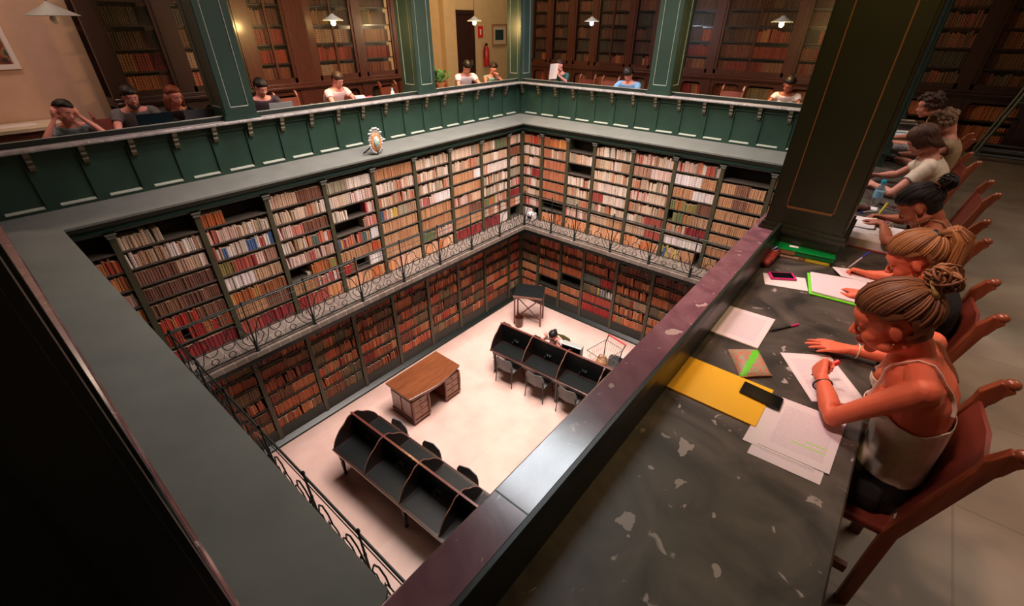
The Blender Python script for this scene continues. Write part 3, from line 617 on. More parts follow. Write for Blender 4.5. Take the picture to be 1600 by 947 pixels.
# ---------------------------------------------------------------- galleries: glazed bookcases along the walls
def glazed(fm, s0, s1, label, doors, ztop, along, out, where, wm='mahog', lowopen=True, gal=None):
    """fm(s, n, z): s along the wall, n out of the wall. doors: list of (a, b, muntins)"""
    dep = .42; t = thing('glazed_bookcase', label, 'bookcase', fm((s0+s1)/2, .2, 0))
    lz = .93
    k = MB(); fbox(k, fm, s0, s1, 0, .03, 0, ztop); part('back_panel', k, 'mahog_dark', t, False)
    k = MB(); fbox(k, fm, s0, s1, 0, dep+.04, 0, .12); part('plinth', k, wm, t, False)
    k = MB(); fbox(k, fm, s0, s1, 0, dep+.12, ztop-.15, ztop); part('cornice', k, wm, t, False)
    k = MB(); fbox(k, fm, s0, s1, 0, dep+.06, lz-.05, lz-.02); fbox(k, fm, s0, s1, 0, dep+.10, lz-.02, lz+.02); fbox(k, fm, s0, s1, 0, dep+.04, lz+.02, lz+.07)
    part('ledge_moulding', k, wm, t, False, bevel=.006)
    xs = [s0]+[d[1] for d in doors]
    fr = MB(); prev = s0
    for (a, b, mu) in doors:
        fbox(fr, fm, prev, a, dep-.06, dep+.02, .12, ztop-.15); prev = b
        for (u0, u1) in ((a, a+.05), (b-.05, b)): fbox(fr, fm, u0, u1, dep-.03, dep+.005, lz+.07, ztop-.15)
        fbox(fr, fm, a, b, dep-.03, dep+.005, lz+.07, lz+.15); fbox(fr, fm, a, b, dep-.03, dep+.005, ztop-.30, ztop-.15)
        for i in range(mu): x = a+(b-a)*(i+1)/(mu+1); fbox(fr, fm, x-.018, x+.018, dep-.03, dep+.006, lz+.15, ztop-.3)
        # lower doors with an arched opening
        w = b-a; nn = max(1, int(round(w/.75))); 
        for i in range(nn):
            p, q = a+w*i/nn, a+w*(i+1)/nn; fbox(fr, fm, p, p+.07, dep-.04, dep, .12, lz-.05); fbox(fr, fm, q-.07, q, dep-.04, dep, .12, lz-.05)
            c0, c1, zt_, r = p+.07, q-.07, lz-.13, .09
            poly = [(c0, lz-.05), (c1, lz-.05), (c1, zt_-r)]+[(c1-r+r*math.cos(x_), zt_-r+r*math.sin(x_)) for x_ in (0, .5, 1.05, PI/2)]+[(c0+r+r*math.cos(x_), zt_-r+r*math.sin(x_)) for x_ in (PI/2, 2.1, 2.6, PI)]+[(c0, zt_-r)]
            vs = [fm(u, dep-.04, v) for u, v in poly]+[fm(u, dep, v) for u, v in poly]; n = len(poly)
            # split into quads strips between the straight top edge and the arch
            for j in range(2, n-1):
                A, B = poly[j], poly[j+1]
                fr.add([fm(A[0], dep, A[1]), fm(B[0], dep, B[1]), fm(B[0], dep, lz-.05), fm(A[0], dep, lz-.05), fm(A[0], dep-.04, A[1]), fm(B[0], dep-.04, B[1]), fm(B[0], dep-.04, lz-.05), fm(A[0], dep-.04, lz-.05)],
                       [(0,1,2,3), (4,7,6,5), (0,4,5,1), (1,5,6,2), (2,6,7,3), (3,7,4,0)])
    fbox(fr, fm, prev, s1, dep-.06, dep+.02, .12, ztop-.15)
    part('door_frame', fr, wm, t, False)
    for (a, b, mu) in doors:
        k = MB(); vs = [fm(a+.05, dep-.018, lz+.15), fm(b-.05, dep-.018, lz+.15), fm(b-.05, dep-.018, ztop-.3), fm(a+.05, dep-.018, ztop-.3)]; k.add(vs, [(0,1,2,3)]); part('glass_pane', k, 'glass', t, False)
        nr = int((ztop-.15-(lz+.10))/.30); zz = [lz+.10+i*(ztop-.2-(lz+.10))/nr for i in range(nr+1)]
        for z in zz[:-1]+[.16, .52]: k = MB(); fbox(k, fm, a, b, .03, dep-.06, z-.02, z); part('shelf', k, 'mahog_dark', t, False)
        for i, z in enumerate(zz[:-1]):
            codes = gal(i) if callable(gal) else rnd.choice(['y', 'y', 'yz', 'z', 'd', 'ye', 'dz'])
            flip = V(along).dot(V(fm(1, 0, 0))-V(fm(0, 0, 0))) < 0
            row(fm(b-.02 if flip else a+.02, dep-.13, z), along, out, b-a-.04, zz[i+1]-z-.02, codes, where, .15, GBOOKS, wmul=1.15)
        for z in (.16, .52): row(fm(b-.02 if flip else a+.02, dep-.13, z), along, out, b-a-.04, .30, rnd.choice(['z', 'zf', 'q', 'yz']), where, .15, GBOOKS, wmul=1.2)
GBOOKS = []
fL = lambda s, n, z: (XW+n, s, z); fF = lambda s, n, z: (s, YW-n, z)
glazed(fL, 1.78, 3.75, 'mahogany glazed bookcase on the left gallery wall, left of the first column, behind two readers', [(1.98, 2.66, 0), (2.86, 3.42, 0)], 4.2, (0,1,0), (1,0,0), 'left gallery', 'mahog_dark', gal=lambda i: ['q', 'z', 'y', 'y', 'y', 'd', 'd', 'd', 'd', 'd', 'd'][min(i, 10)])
glazed(fL, 3.76, 7.02, 'mahogany glazed bookcase on the left gallery wall, between first and second columns', [(3.98, 4.62, 1), (5.08, 5.98, 1), (6.14, 6.92, 0)], 4.2, (0,1,0), (1,0,0), 'left gallery', 'mahog', gal=lambda i: ['z', 'S', 'z', 'ny', 'y', 'yz', 'd', 'd', 'd', 'd', 'd'][min(i, 10)])
drs = [(-9.0, -8.45, 0), (-8.35, -7.75, 0), (-7.6, -7.05, 0), (-6.92, -6.02, 1), (-5.90, -5.35, 0)]
glazed(fF, -9.3, -5.05, 'mahogany glazed bookcase along the far gallery, left of the middle column', drs, 4.2, (1,0,0), (0,-1,0), 'far gallery', 'mahog', gal=lambda i: ['ye', 'y', 'dy', 'y', 'd', 'd', 'd', 'd', 'd', 'd', 'd'][min(i, 10)])
drs = [(-4.55, -3.95, 0), (-3.80, -2.35, 1), (-2.20, -1.65, 0), (-1.45, -.90, 0)]
glazed(fF, -5.04, -.62, 'mahogany glazed bookcase along the far gallery, right of the middle column', drs, 4.2, (1,0,0), (0,-1,0), 'far gallery', 'mahog', gal=lambda i: ['z', 'zS', 'ye', 'y', 'y', 'd', 'd', 'd', 'd', 'd', 'd'][min(i, 10)])
drs = [(-.30, .45, 0), (.62, 1.45, 0), (1.62, 2.4, 0), (2.6, 3.4, 0)]
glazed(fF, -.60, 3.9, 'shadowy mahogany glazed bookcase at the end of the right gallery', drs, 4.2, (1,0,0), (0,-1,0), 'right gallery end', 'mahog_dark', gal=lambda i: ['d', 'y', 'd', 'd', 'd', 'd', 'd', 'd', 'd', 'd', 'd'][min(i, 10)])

# ---- books: the 300 that show largest as things, the others as one mass
BOOKS.sort(key=lambda b: -b[0]); top = BOOKS[:300]; rest = BOOKS[300:]
def cname(c):
    r, g, b = c; mx = max(c)
    if mx < .13: return 'blackish'
    if mx < .25: return 'dark brown' if r > g*1.5 else 'olive'
    if r > .4 and g > .55*r: return 'cream' if b > .5*r else 'tan'
    if g > r: return 'green'
    if b > r: return 'blue'
    if g < .16*r: return 'red' if r > .42 else 'maroon'
    if g < .35*r: return 'reddish orange'
    return 'orange'
NUM = {}; rows_ = {}
for b in BOOKS: rows_.setdefault(b[3], []).append(b)
for wkey, lst in rows_.items():
    side = wkey[0][0]; ax = 1 if side == 'left' else 0
    for i, b in enumerate(sorted(lst, key=lambda q: q[1][0][ax])): NUM[id(b)] = i+1
for b in top:
    sc, sp, ch, (wb, r, n, upper) = b; side, kk = wb
    me = books_mesh('book', [sp], sp[0]); o = bpy.data.objects.new('book', me); link(o); o.location = sp[0]
    i = NUM[id(b)]; place = '%s %s bay' % (ordinal(kk), side); th = lambda q: '%d%s' % (q, 'th' if 10 < q % 100 < 14 else {1: 'st', 2: 'nd', 3: 'rd'}.get(q % 10, 'th'))
    o['label'] = '%s book %s from left, %s shelf down, %s %s the walkway' % (cname(sp[7]), th(i), th(r+1), place, 'above' if upper else 'below')
    o['category'] = 'book'; o['group'] = '%s books on a shelf %s the walkway' % (WORD[ch], 'above' if upper else 'below')
o = bpy.data.objects.new('shelved_books', books_mesh('shelved_books', [b[1] for b in rest])); link(o)
tag(o, 'closely shelved old books in cream, tan, orange and red filling the well bookcases', 'books', kind='stuff')
o = bpy.data.objects.new('cabinet_books', books_mesh('cabinet_books', [b[1] for b in GBOOKS])); link(o)
tag(o, 'dim leather book sets behind the glass of the mahogany gallery bookcases', 'books', kind='stuff')

# loose things on the upper shelves
k = MB().box(-6.66, -6.45, 2.75, 3.05, UPZ[2]+.002, UPZ[2]+.045); solo('flat_book', k, 'card', 'pale book lying flat in the gap of the third left bay', 'book')
k = MB().box(-6.66, -6.42, 3.98, 4.12, UPZ[1]+.002, UPZ[1]+.18); solo('white_box', k, 'paper', 'white document box on the shelf above the big vellum books, fourth left bay', 'box')
k = MB().box(-6.08, -5.90, 7.86, 8.02, UPZ[0]+.002, UPZ[0]+.15); solo('white_box', k, 'paper', 'small white box on the lowest walkway shelf, first far bay', 'box', bevel=.004)
k = MB(); k.box(-6.05, -5.93, 7.855, 7.86, UPZ[0]+.03, UPZ[0]+.10); solo('box_slot', k, 'black', 'black opening of the small white box beside the corner', 'slot')

# ---------------------------------------------------------------- left gallery wall things
def framed(name, label, cat, fm, s0, s1, z0, z1, fw, fmatl, matcol, art, mw=.06, d=.03):
    t = thing(name, label, cat, fm((s0+s1)/2, 0, (z0+z1)/2)); k = MB()
    for (a, b, c, e) in ((s0, s1, z0, z0+fw), (s0, s1, z1-fw, z1), (s0, s0+fw, z0+fw, z1-fw), (s1-fw, s1, z0+fw, z1-fw)): fbox(k, fm, a, b, 0, d, c, e)
    part('frame', k, fmatl, t, False); k = MB(); fbox(k, fm, s0+fw, s1-fw, 0, d*.5, z0+fw, z1-fw); part('mount', k, matcol, t, False)
    k = MB(); fbox(k, fm, s0+fw+mw, s1-fw-mw, d*.5, d*.6, z0+fw+mw, z1-fw-mw); part('picture', k, art, t, False); return t
framed('framed_painting', 'large framed colourful landscape painting at the top left of the wall', 'painting', fL, -.9, 1.02, 1.42, 2.75, .05, 'paper', 'paper', painting('landscape_art', [(.01,.02,.015), (.02,.03,.02), (.20,.03,.02), (.30,.18,.06), (.02,.04,.03), (.10,.14,.05)], 3.5), .01)
framed('framed_poster', 'tall pale framed poster with dark blue figure, left of the second column', 'poster', fL, 7.18, 7.95, 1.42, 2.6, .025, 'card', 'paper', painting('blue_art', [(.03,.07,.10), (.05,.13,.16), (.20,.32,.30), (.40,.42,.30)], 2.2), .07)
framed('framed_picture', 'small wooden framed picture with dark green centre beside the fire extinguisher', 'picture', fL, 10.52, 11.12, 1.42, 1.92, .03, 'brownbk', 'card', mat('dark_green_print', (.015, .05, .045), .5), .10)
mb = MB().box(XW, XW+.05, 9.15, 9.72, 0, 2.14); o = struct('door_1', mb, 'mahog_dark')
k = MB().box(XW+.05, XW+.09, 9.64, 9.67, 1.0, 1.12); part('door_handle', k, 'metal', o, False)
mb = MB(); mb.box(XW, XW+.07, 9.08, 9.15, 0, 2.22); mb.box(XW, XW+.07, 9.72, 9.79, 0, 2.22); mb.box(XW, XW+.07, 9.15, 9.72, 2.14, 2.22); struct('trim_2', mb, 'mahog_dark')
t = thing('fire_extinguisher', 'red fire extinguisher hanging on the yellow wall right of the dark door', 'fire extinguisher', (XW+.10, 10.18, 1.22))
k = MB(); k.lathe([(0, -.27), (.07, -.27), (.08, -.24), (.08, .12), (.05, .19), (.025, .22), (0, .22)], (XW+.10, 10.18, 1.22), 14); part('cylinder', k, 'extinguisher', t)
k = MB(); k.box(XW+.09, XW+.12, 10.15, 10.22, 1.43, 1.49); part('valve', k, 'black', t, False)
k = MB(); k.tube([(XW+.12, 10.15, 1.46), (XW+.14, 10.07, 1.42), (XW+.13, 10.06, 1.25), (XW+.12, 10.09, 1.15)], .012, 6); part('hose', k, 'black', t)
t = thing('extinguisher_sign', 'small red pictogram sign above the fire extinguisher', 'sign', (XW, 10.1, 1.75)); k = MB().box(XW, XW+.012, 9.98, 10.17, 1.62, 1.88); part('plate', k, 'red', t, False)
k = MB(); k.box(XW+.012, XW+.014, 10.05, 10.10, 1.68, 1.79); k.box(XW+.012, XW+.014, 10.035, 10.115, 1.79, 1.81); part('pictogram', k, 'paper', t, False)
# side table by the left wall, notice lying on it
t = thing('wall_table', 'reddish wooden table against the pink wall at the left edge', 'table', (-9.05, .2, 0))
k = MB().box(-9.42, -8.75, -.6, 1.1, .74, .78); part('top', k, 'card', t, False); k = MB(); k.box(-9.38, -8.80, -.55, 1.05, .66, .74); part('apron', k, 'mahog', t, False)
for (x, y) in ((-9.35, -.5), (-8.84, -.5), (-9.35, 1.0), (-8.84, 1.0)): k = MB().box(x-.03, x+.03, y-.03, y+.03, 0, .66); part('leg', k, 'mahog', t, False)
k = MB().box(-9.2, -8.95, .35, .85, .781, .786); solo('paper_notice', k, 'lime' if False else 'paper', 'long pale sheet lying on the wall table at far left', 'paper')
# potted plant
t = thing('potted_plant', 'green leafy plant in terracotta pot right of the second column', 'plant', (-7.75, 6.75, DESKZ))
k = MB(); k.lathe([(0, 0), (.06, 0), (.085, .14), (.09, .14), (.09, .165), (.07, .165), (.06, .13), (0, .13)], (-7.55, 6.83, DESKZ+.001), 14); part('pot', k, 'terracotta', t)
k = MB()
for i in range(34):
    a = rnd.uniform(0, 2*PI); e = rnd.uniform(.2, 1.3); r = rnd.uniform(.10, .26); c = V((-7.55+.6*r*math.cos(a)*math.cos(e), 6.83+r*math.sin(a)*math.cos(e), DESKZ+.17+r*math.sin(e)))
    base = V((-7.55, 6.83, DESKZ+.14)); k.tube([base, base.lerp(c, .5)+V((0, 0, .02)), c], .003, 4)
    d = (c-base).normalized(); k.tube([c-d*.02, c+d*.015, c+d*.05+V((0, 0, -.01)), c+d*.08+V((0, 0, -.03))], [.004, .032, .028, .002], 6, flat=(.12, 1))
part('leaves', k, 'leaf', t)

# ---- hanging lamps
def lamp(loc, size, label, lit, col=(1, .62, .22), e=60):
    t = thing('pendant_lamp', label, 'lamp', loc, group='pendant lamps over the gallery desks'); x, y, z = loc; s = size
    k = MB(); k.lathe([(.012, .075*s/.3), (.022, .07*s/.3), (.05*s/.3, .045*s/.3), (s/2, -.008), (s/2+.004, -.012), (s/2-.002, -.014), (.05*s/.3, .038*s/.3), (.012, .055*s/.3)], loc, 24); part('lamp_shade', k, 'lampshade', t)
    k = MB(); k.lathe([(0, -.085), (.02, -.08), (.036, -.055), (.034, -.03), (.018, -.005), (.014, .02), (0, .02)], loc, 14)
    part('bulb', k, mat('lamp_bulb', (.9, .85, .7), .3, emit=col, estr=(22 if lit else .0)), t)
    k = MB(); k.tube([(x, y, z+.05), (x, y, CZ)], .005, 5); part('cord', k, 'black', t)
    if lit:
        l = bpy.data.lights.new('lamp_light', 'POINT'); l.energy = e; l.color = col; l.shadow_soft_size = .05; lo = bpy.data.objects.new('lamp_light', l); link(lo, t); lo.location = (0, 0, -.13)
lamp((-7.3, 1.23, 2.03), .46, 'unlit white enamel pendant lamp at the top left', False)
lamp((-7.3, 4.50, 2.0), .30, 'lit pendant lamp before the bookcase between the first two left columns', True)
lamp((-7.3, 7.62, 2.0), .28, 'lit pendant lamp in front of the dark door and yellow wall', True)
lamp((-5.44, 9.0, 2.0), .28, 'pendant lamp with whitish light left of the middle far column', True, (.8, .85, 1.0), 30)
lamp((-2.03, 9.0, 2.0), .30, 'lit golden pendant lamp right of the middle far column', True)
lamp((-.22, 2.25, 2.85), .30, 'pendant lamp hanging above the desk in front of the big olive column, above the view', True, (1, .62, .20), 22)

# ---- library ladder at the right
t = thing('rolling_ladder', 'grey tubular rolling library ladder at the far right', 'ladder', (1.7, 11.2, 0))
k = MB(); B0 = V((1.06, 11.50, .10)); 
k.tube([(1.06, 11.50, .10), (2.6, 11.50, .10)], .022, 8); k.tube([(1.06, 11.06, .10), (2.6, 11.06, .10)], .022, 8); k.tube([(1.06, 11.50, .20), (2.6, 11.50, .20)], .016, 8); k.tube([(1.06, 11.06, .20), (2.6, 11.06, .20)], .016, 8)
for x in (1.06, 2.6): k.tube([(x, 11.06, .10), (x, 11.50, .10)], .022, 8)
part('base_frame', k, 'ladder', t)
for y in (11.06, 11.50):
    k = MB(); k.tube([(1.06, y, .10), (1.235, y, .92), (1.55, y, 2.6)], .022, 8); part('rail', k, 'ladder', t)
    k = MB(); k.tube([(1.235, y, .92), (2.5, y, .92)], .018, 8); part('handrail', k, 'ladder', t)
for i in range(7): k = MB(); q = (i+1)/8; k.box(1.10+q*.42, 1.28+q*.42, 11.15, 11.48, .15+q*1.9, .175+q*1.9); part('tread', k, 'dark_metal', t, False)
for (x, y) in ((1.10, 11.50), (1.10, 11.12), (2.56, 11.50), (2.56, 11.12)): k = MB(); k.lathe([(0, -.015), (.05, -.015), (.05, .015), (0, .015)], (x, y, .052), 12, 'y'); part('caster_wheel', k, 'metal', t)

# ---------------------------------------------------------------- furniture on the lower floor
def ptrans(mb, M4):
    mb.v = [tuple(M4 @ V(p)) for p in mb.v]; return mb
# pedestal desk
dx0, dx1, dy0, dy1, dz = -5.60, -4.90, 3.22, 4.43, FZ+.66
t = thing('pedestal_desk', 'large carved brown pedestal desk standing alone by the left bookcases', 'desk', ((dx0+dx1)/2, (dy0+dy1)/2, FZ))
n = 14; poly = [(dx0, dy0), (dx0, dy1), (dx1-.04, dy1)]+[(dx1-.02+.07*math.sin(PI*i/n)**1.5, dy1-.05-(dy1-dy0-.10)*i/n) for i in range(n+1)]+[(dx1-.04, dy0)]
k = MB(); k.prism(poly, dz-.035, dz); part('desk_top', k, 'deskwood', t, False, bevel=.008)
k = MB(); k.prism([(x_+(.03 if x_ < -5.3 else -.03), y_+(.03 if y_ < 3.8 else -.03)) for x_, y_ in poly], dz-.09, dz-.035); part('frieze', k, 'deskside', t, False, bevel=.004)
for (a, b) in ((dy0+.05, dy0+.40), (dy1-.40, dy1-.05)):
    k = MB().box(dx0+.05, dx1-.05, a, b, FZ+.09, dz-.09); p = part('pedestal', k, 'deskside', t, False)
    for j in range(3):
        z0 = FZ+.12+j*.145; q = MB(); q.box(dx1-.05, dx1-.035, a+.025, b-.025, z0, z0+.13); d = part('drawer', q, 'deskwood', p, False, bevel=.004)
        q = MB(); q.ell((dx1-.028, (a+b)/2, z0+.065), (.012, .018, .012), 8, 6); part('knob', q, 'deskside', p)
    q = MB()
    ye = a if a < 3.8 else b; sg = -1 if a < 3.8 else 1
    for (x0, x1) in ((dx0+.09, (dx0+dx1)/2-.02), ((dx0+dx1)/2+.02, dx1-.09)): q.box(x0, x1, ye, ye+sg*.012, FZ+.13, dz-.13)
    part('side_panel', q, 'deskwood', p, False, bevel=.004)
    q = MB(); q.box(dx0+.03, dx1-.02, a-.015, b+.015, FZ+.055, FZ+.095); part('base_moulding', q, 'deskside', p, False, bevel=.006)
    for x_ in (dx0+.08, dx1-.07):
        for y_ in (a+.03, b-.03): q = MB(); q.lathe([(0, 0), (.035, 0), (.05, .02), (.045, .045), (.03, .06), (0, .06)], (x_, y_, FZ), 10); part('bun_foot', q, 'deskside', p)
    for y_ in (a, b): q = MB(); q.tube([(dx1-.04, y_, FZ+.09), (dx1-.025, y_, dz-.30), (dx1-.045, y_, dz-.11)], [.02, .026, .03], 8); part('carved_corner', q, 'deskside', p)
k = MB().box(dx1-.09, dx1-.05, dy0+.42, dy1-.42, dz-.16, dz-.09); part('centre_drawer', k, 'deskwood', t, False, bevel=.004)

# double study carrel: local x along its length, y across
def carrel(label, loc, rz, nb, bay_w, half, ht, rid):
    t = thing('study_carrel', label, 'study desk', loc, rz); L = nb*bay_w
    k = MB()
    pts = [(0, -half), (L, -half), (L, half), (0, half)]; k.prism(pts, ht-.03, ht); part('table_top', k, 'carrel', t, False, local=True, bevel=.006)
    k = MB(); 
    for sy in (-1, 1): k.box(0, L, sy*half-.004, sy*half+.004, ht-.026, ht-.004)
    part('worn_edge', k, 'carrel_edge', t, False, local=True)
    k = MB().box(.04, L-.04, -half+.04, half-.04, ht-.11, ht-.03); part('apron', k, 'carrel', t, False, local=True)
    for i in range(nb):
        for sy in (-1, 1): k = MB().box(i*bay_w+.045, (i+1)*bay_w-.045, min(sy*.05, sy*(half-.04)), max(sy*.05, sy*(half-.04)), ht, ht+.004); part('leather_top', k, 'black_leather', t, False, local=True)
    k = MB().box(0, L, -.012, .012, ht, rid-.02); part('divider', k, 'black_leather', t, False, local=True)
    k = MB().box(-.02, L+.02, -.018, .018, rid-.02, rid+.005); part('top_bar', k, 'carrel_bar', t, False, local=True, bevel=.004)
    prof = [(0, 1), (.10, 1.0), (.20, .97), (.30, .86), (.40, .76), (.50, .70), (.60, .62), (.70, .50), (.80, .36), (.88, .20), (.93, .06), (.95, 0)]
    H = rid-ht-.005
    for i in range(nb+1):
        x = min(max(i*bay_w, .012), L-.012)
        poly = [(q*half, ht+h*H) for q, h in prof]; full = [(-a, b) for a, b in poly[::-1]]+poly[1:]
        full = full+[]; k = MB(); k.prism(full, x-.011, x+.011, lambda u, v, w: (w, u, v)); p = part('partition', k, 'carrel', t, False, local=True)
        e = MB(); e.tube([(x, u, v+.003) for u, v in full], .007, 5); part('partition_edge', e, 'carrel_edge', p, local=True)
    nl = [(.07, -half+.07), (L-.07, -half+.07), (.07, half-.07), (L-.07, half-.07), (L/2, -half+.07), (L/2, half-.07)]
    for (x, y) in nl:
        k = MB(); h = ht-.11; k.lathe([(0, 0), (.018, 0), (.030, .02), (.030, .05), (.016, .07), (.022, .10), (.028, .22), (.030, .30), (.020, .34), (.034, .37), (.034, .39), (.022, .41), (.030, .44), (.034, h-.06), (.034, h), (0, h)], (x, y, 0), 10); part('turned_leg', k, 'carrel', t, local=True)
    for i in range(nb):
        k = MB(); c = (i+.5)*bay_w; k.box(c-.06, c+.06, -.035, -.012, ht+.12, ht+.16); k.box(c-.10, c-.08, -.05, -.012, ht+.04, ht+.08); p = part('power_socket', k, 'dark_metal', t, False, local=True)
        k = MB(); k.box(c+.02, c+.035, -.037, -.0355, ht+.13, ht+.145); k.box(c-.03, c-.02, -.037, -.0355, ht+.13, ht+.14); part('socket_light', k, 'paper', p, False, local=True)
    return t
carrel('black double study desk with curved partitions, nearest of the two to the camera', (-5.08, 2.265, FZ), math.radians(2.0), 4, .76, .445, .60, 1.02)
carrel('black double study desk with curved partitions, near the far bookcases, chairs tucked under it', (-4.90, 5.60, FZ), math.radians(3.6), 4, .765, .40, .60, 1.02)

def study_chair(label, loc, rz, first=None, group='grey plastic chairs at the study desks'):
    if first: return dup(first, loc, rz, label, group)
    t = thing('study_chair', label, 'chair', loc, rz, group)   # faces +y
    k = MB(); rings = []
    for i in range(9):
        q = i/8; z = .36+.30*q; w = .185+.012*math.sin(PI*q)-.05*max(0, q-.8)*5*.6; rings.append((z, w, -.17-.04*q))
    for off in (0,):
        rr = [[(w*math.cos(a), y-.035*(1-abs(math.cos(a)))*1+o, z) for (a, o) in [(PI*(j/10), .0) for j in range(11)]+[(PI*(1-j/10), .012) for j in range(11)]] for z, w, y in rings]
        rr = [[(x, 2*y0-y if False else y, z) for (x, y, z) in r for y0 in (0,)] for r in rr]; k.loft(rr)
    part('backrest', k, 'greyplastic', t, local=True)
    k = MB(); k.prism([(-.19, -.17), (.19, -.17), (.20, .10), (.16, .20), (-.16, .20), (-.20, .10)], .345, .365); part('seat', k, 'greyplastic', t, local=True, bevel=.006)
    for sx in (-1, 1):
        k = MB(); k.tube([(sx*.20, -.21, 0), (sx*.185, -.19, .34), (sx*.175, -.21, .50)], .010, 6); part('leg', k, 'black', t, local=True)
        k = MB(); k.tube([(sx*.20, .20, 0), (sx*.17, .16, .34)], .010, 6); part('leg', k, 'black', t, local=True)
    return t
c0 = study_chair('grey plastic chair tucked under the far study desk, leftmost of three in front', (-4.43, 5.30, FZ), math.radians(3))
study_chair('grey plastic chair tucked under the far study desk, middle of three in front', (-3.72, 5.34, FZ), math.radians(5), c0)
study_chair('grey plastic chair tucked under the far study desk, nearest the purple rail', (-3.02, 5.38, FZ), math.radians(2), c0)
for i, x in enumerate((-4.65, -3.9, -3.15)):
    study_chair('grey plastic chair behind the nearer study desk, %s of three' % ['leftmost', 'middle', 'rightmost'][i], (x, 2.585+.03*i, FZ), math.radians(182+2*i), c0)
t = dup(c0, (-3.95, 6.24, FZ), math.radians(183), 'olive chair of the woman studying at the far study desk', 'chairs behind the far study desk')
for ch in t.children:
    if ch.name.startswith(('backrest', 'seat')): ch.data = ch.data.copy(); ch.data.materials[0] = M['olive']
dup(c0, (-2.75, 6.35, FZ), math.radians(178), 'grey chair beside the wire trolley, partly behind the purple rail', 'chairs behind the far study desk')
# lectern table, bin
t = thing('lectern_table', 'sloping black-topped reading table with crossed legs by the far corner', 'reading table', (-5.43, 7.2, FZ), math.radians(27))
k = MB(); k.obox((0, 0, .82), (.34, 0, 0), (0, .22, .05), (0, -.004, .018)); part('sloping_top', k, 'black_leather', t, False, local=True); k = MB().box(-.34, .34, -.235, -.215, .755, .80); part('ledge', k, 'carrel_edge', t, False, local=True)
for x in (-.31, .31):
    for y in (-.19, .19): k = MB().box(x-.016, x+.016, y-.016, y+.016, 0, .79 if y < 0 else .84); part('leg', k, 'carrel_bar', t, False, local=True)
for s in (-1, 1): k = MB(); k.tube([(-.31*s, -.10, .10), (.31*s, -.10, .74)], .014, 6); part('cross_brace', k, 'carrel_bar', t, local=True)
k = MB(); k.lathe([(0, 0), (.085, 0), (.105, .26), (.10, .26), (.082, .012), (0, .012)], (0, 0, 0), 18); solo('waste_bin', k, 'mahog', 'small round dark red waste bin under the sloping reading table', 'bin', (-5.47, 6.88, FZ))
# things on the far study desk
t = thing('desktop_monitor', 'pale grey box monitor standing on the far side of the study desk', 'monitor', (-3.42, 5.95, FZ+.60), math.radians(190))
k = MB(); k.box(-.20, .20, -.03, .10, .10, .42); part('case', k, 'laptop_silver', t, False, local=True, bevel=.01); k = MB().box(-.18, .18, .10, .104, .13, .40); part('screen', k, 'screen', t, False, local=True); k = MB(); k.box(-.03, .03, 0, .05, .0, .12); k.box(-.12, .12, -.06, .10, 0, .015); part('stand', k, 'dark_metal', t, False, local=True)
k = MB().box(-.11, .11, -.15, .15, 0, .003); solo('loose_sheet', k, 'paper', 'white sheet before the woman at the far study desk', 'paper', (-4.05, 5.83, FZ+.606), .3)
k = MB().box(-.11, .11, -.15, .15, 0, .03); solo('dark_folder', k, 'black', 'black folder on the far study desk left of the woman', 'folder', (-4.42, 5.80, FZ+.606), .2)
k = MB(); k.ell((0, 0, .07), (.12, .09, .08), 12, 8); solo('brown_pouch', k, 'bag_grey', 'small grey-brown bag on the far study desk behind its top bar', 'bag', (-4.72, 5.76, FZ+.604))
# wire trolley
t = thing('wire_trolley', 'wire shopping trolley with a red handle beside the far study desk', 'trolley', (-2.95, 6.35, FZ), math.radians(-12))
k = MB(); w0, w1, l0, l1, zb, zt_ = .17, .21, .18, .27, .42, .86
top_ = [(-w1, -l1, zt_), (w1, -l1, zt_), (w1, l1, zt_), (-w1, l1, zt_)]; bot = [(-w0, -l0, zb), (w0, -l0, zb), (w0, l0, zb), (-w0, l0, zb)]
k.tube(top_, .008, 6, True); k.tube(bot, .006, 6, True)
for i in range(4):
    j = (i+1) % 4
    for q in np.linspace(0, 1, 9)[:-1]: k.tube([V(bot[i]).lerp(V(bot[j]), q), V(top_[i]).lerp(V(top_[j]), q)], .003, 4)
    for h in (.33, .66): k.tube([V(bot[i]).lerp(V(top_[i]), h), V(bot[j]).lerp(V(top_[j]), h)], .003, 4)
for q in np.linspace(-1, 1, 7): k.tube([(w0*q, -l0, zb), (w0*q, l0, zb)], .003, 4)
part('wire_basket', k, 'metal', t, local=True)
k = MB(); k.tube([(-.22, l1+.06, .95), (.22, l1+.06, .95)], .014, 8); part('handle', k, 'red', t, local=True)
for sx in (-1, 1):
    k = MB(); k.tube([(sx*.21, l1+.06, .95), (sx*.20, l1-.02, .80), (sx*.17, .22, .12), (sx*.16, -.22, .12)], .010, 6); part('frame_tube', k, 'dark_metal', t, local=True)
    for y in (-.2, .2): k = MB(); k.lathe([(0, -.012), (.05, -.012), (.05, .012), (0, .012)], (sx*.165, y, .052), 12, 'x'); part('wheel', k, 'black', t, local=True)
k = MB(); k.ell((0, 0, .12), (.13, .15, .12), 12, 8); k.tube([(-.1, 0, .18), (-.06, 0, .30), (.06, 0, .30), (.1, 0, .18)], .012, 6); solo('brown_handbag', k, 'brownbk', 'brown leather handbag inside the wire trolley', 'bag', (-2.97, 6.33, FZ+.43))
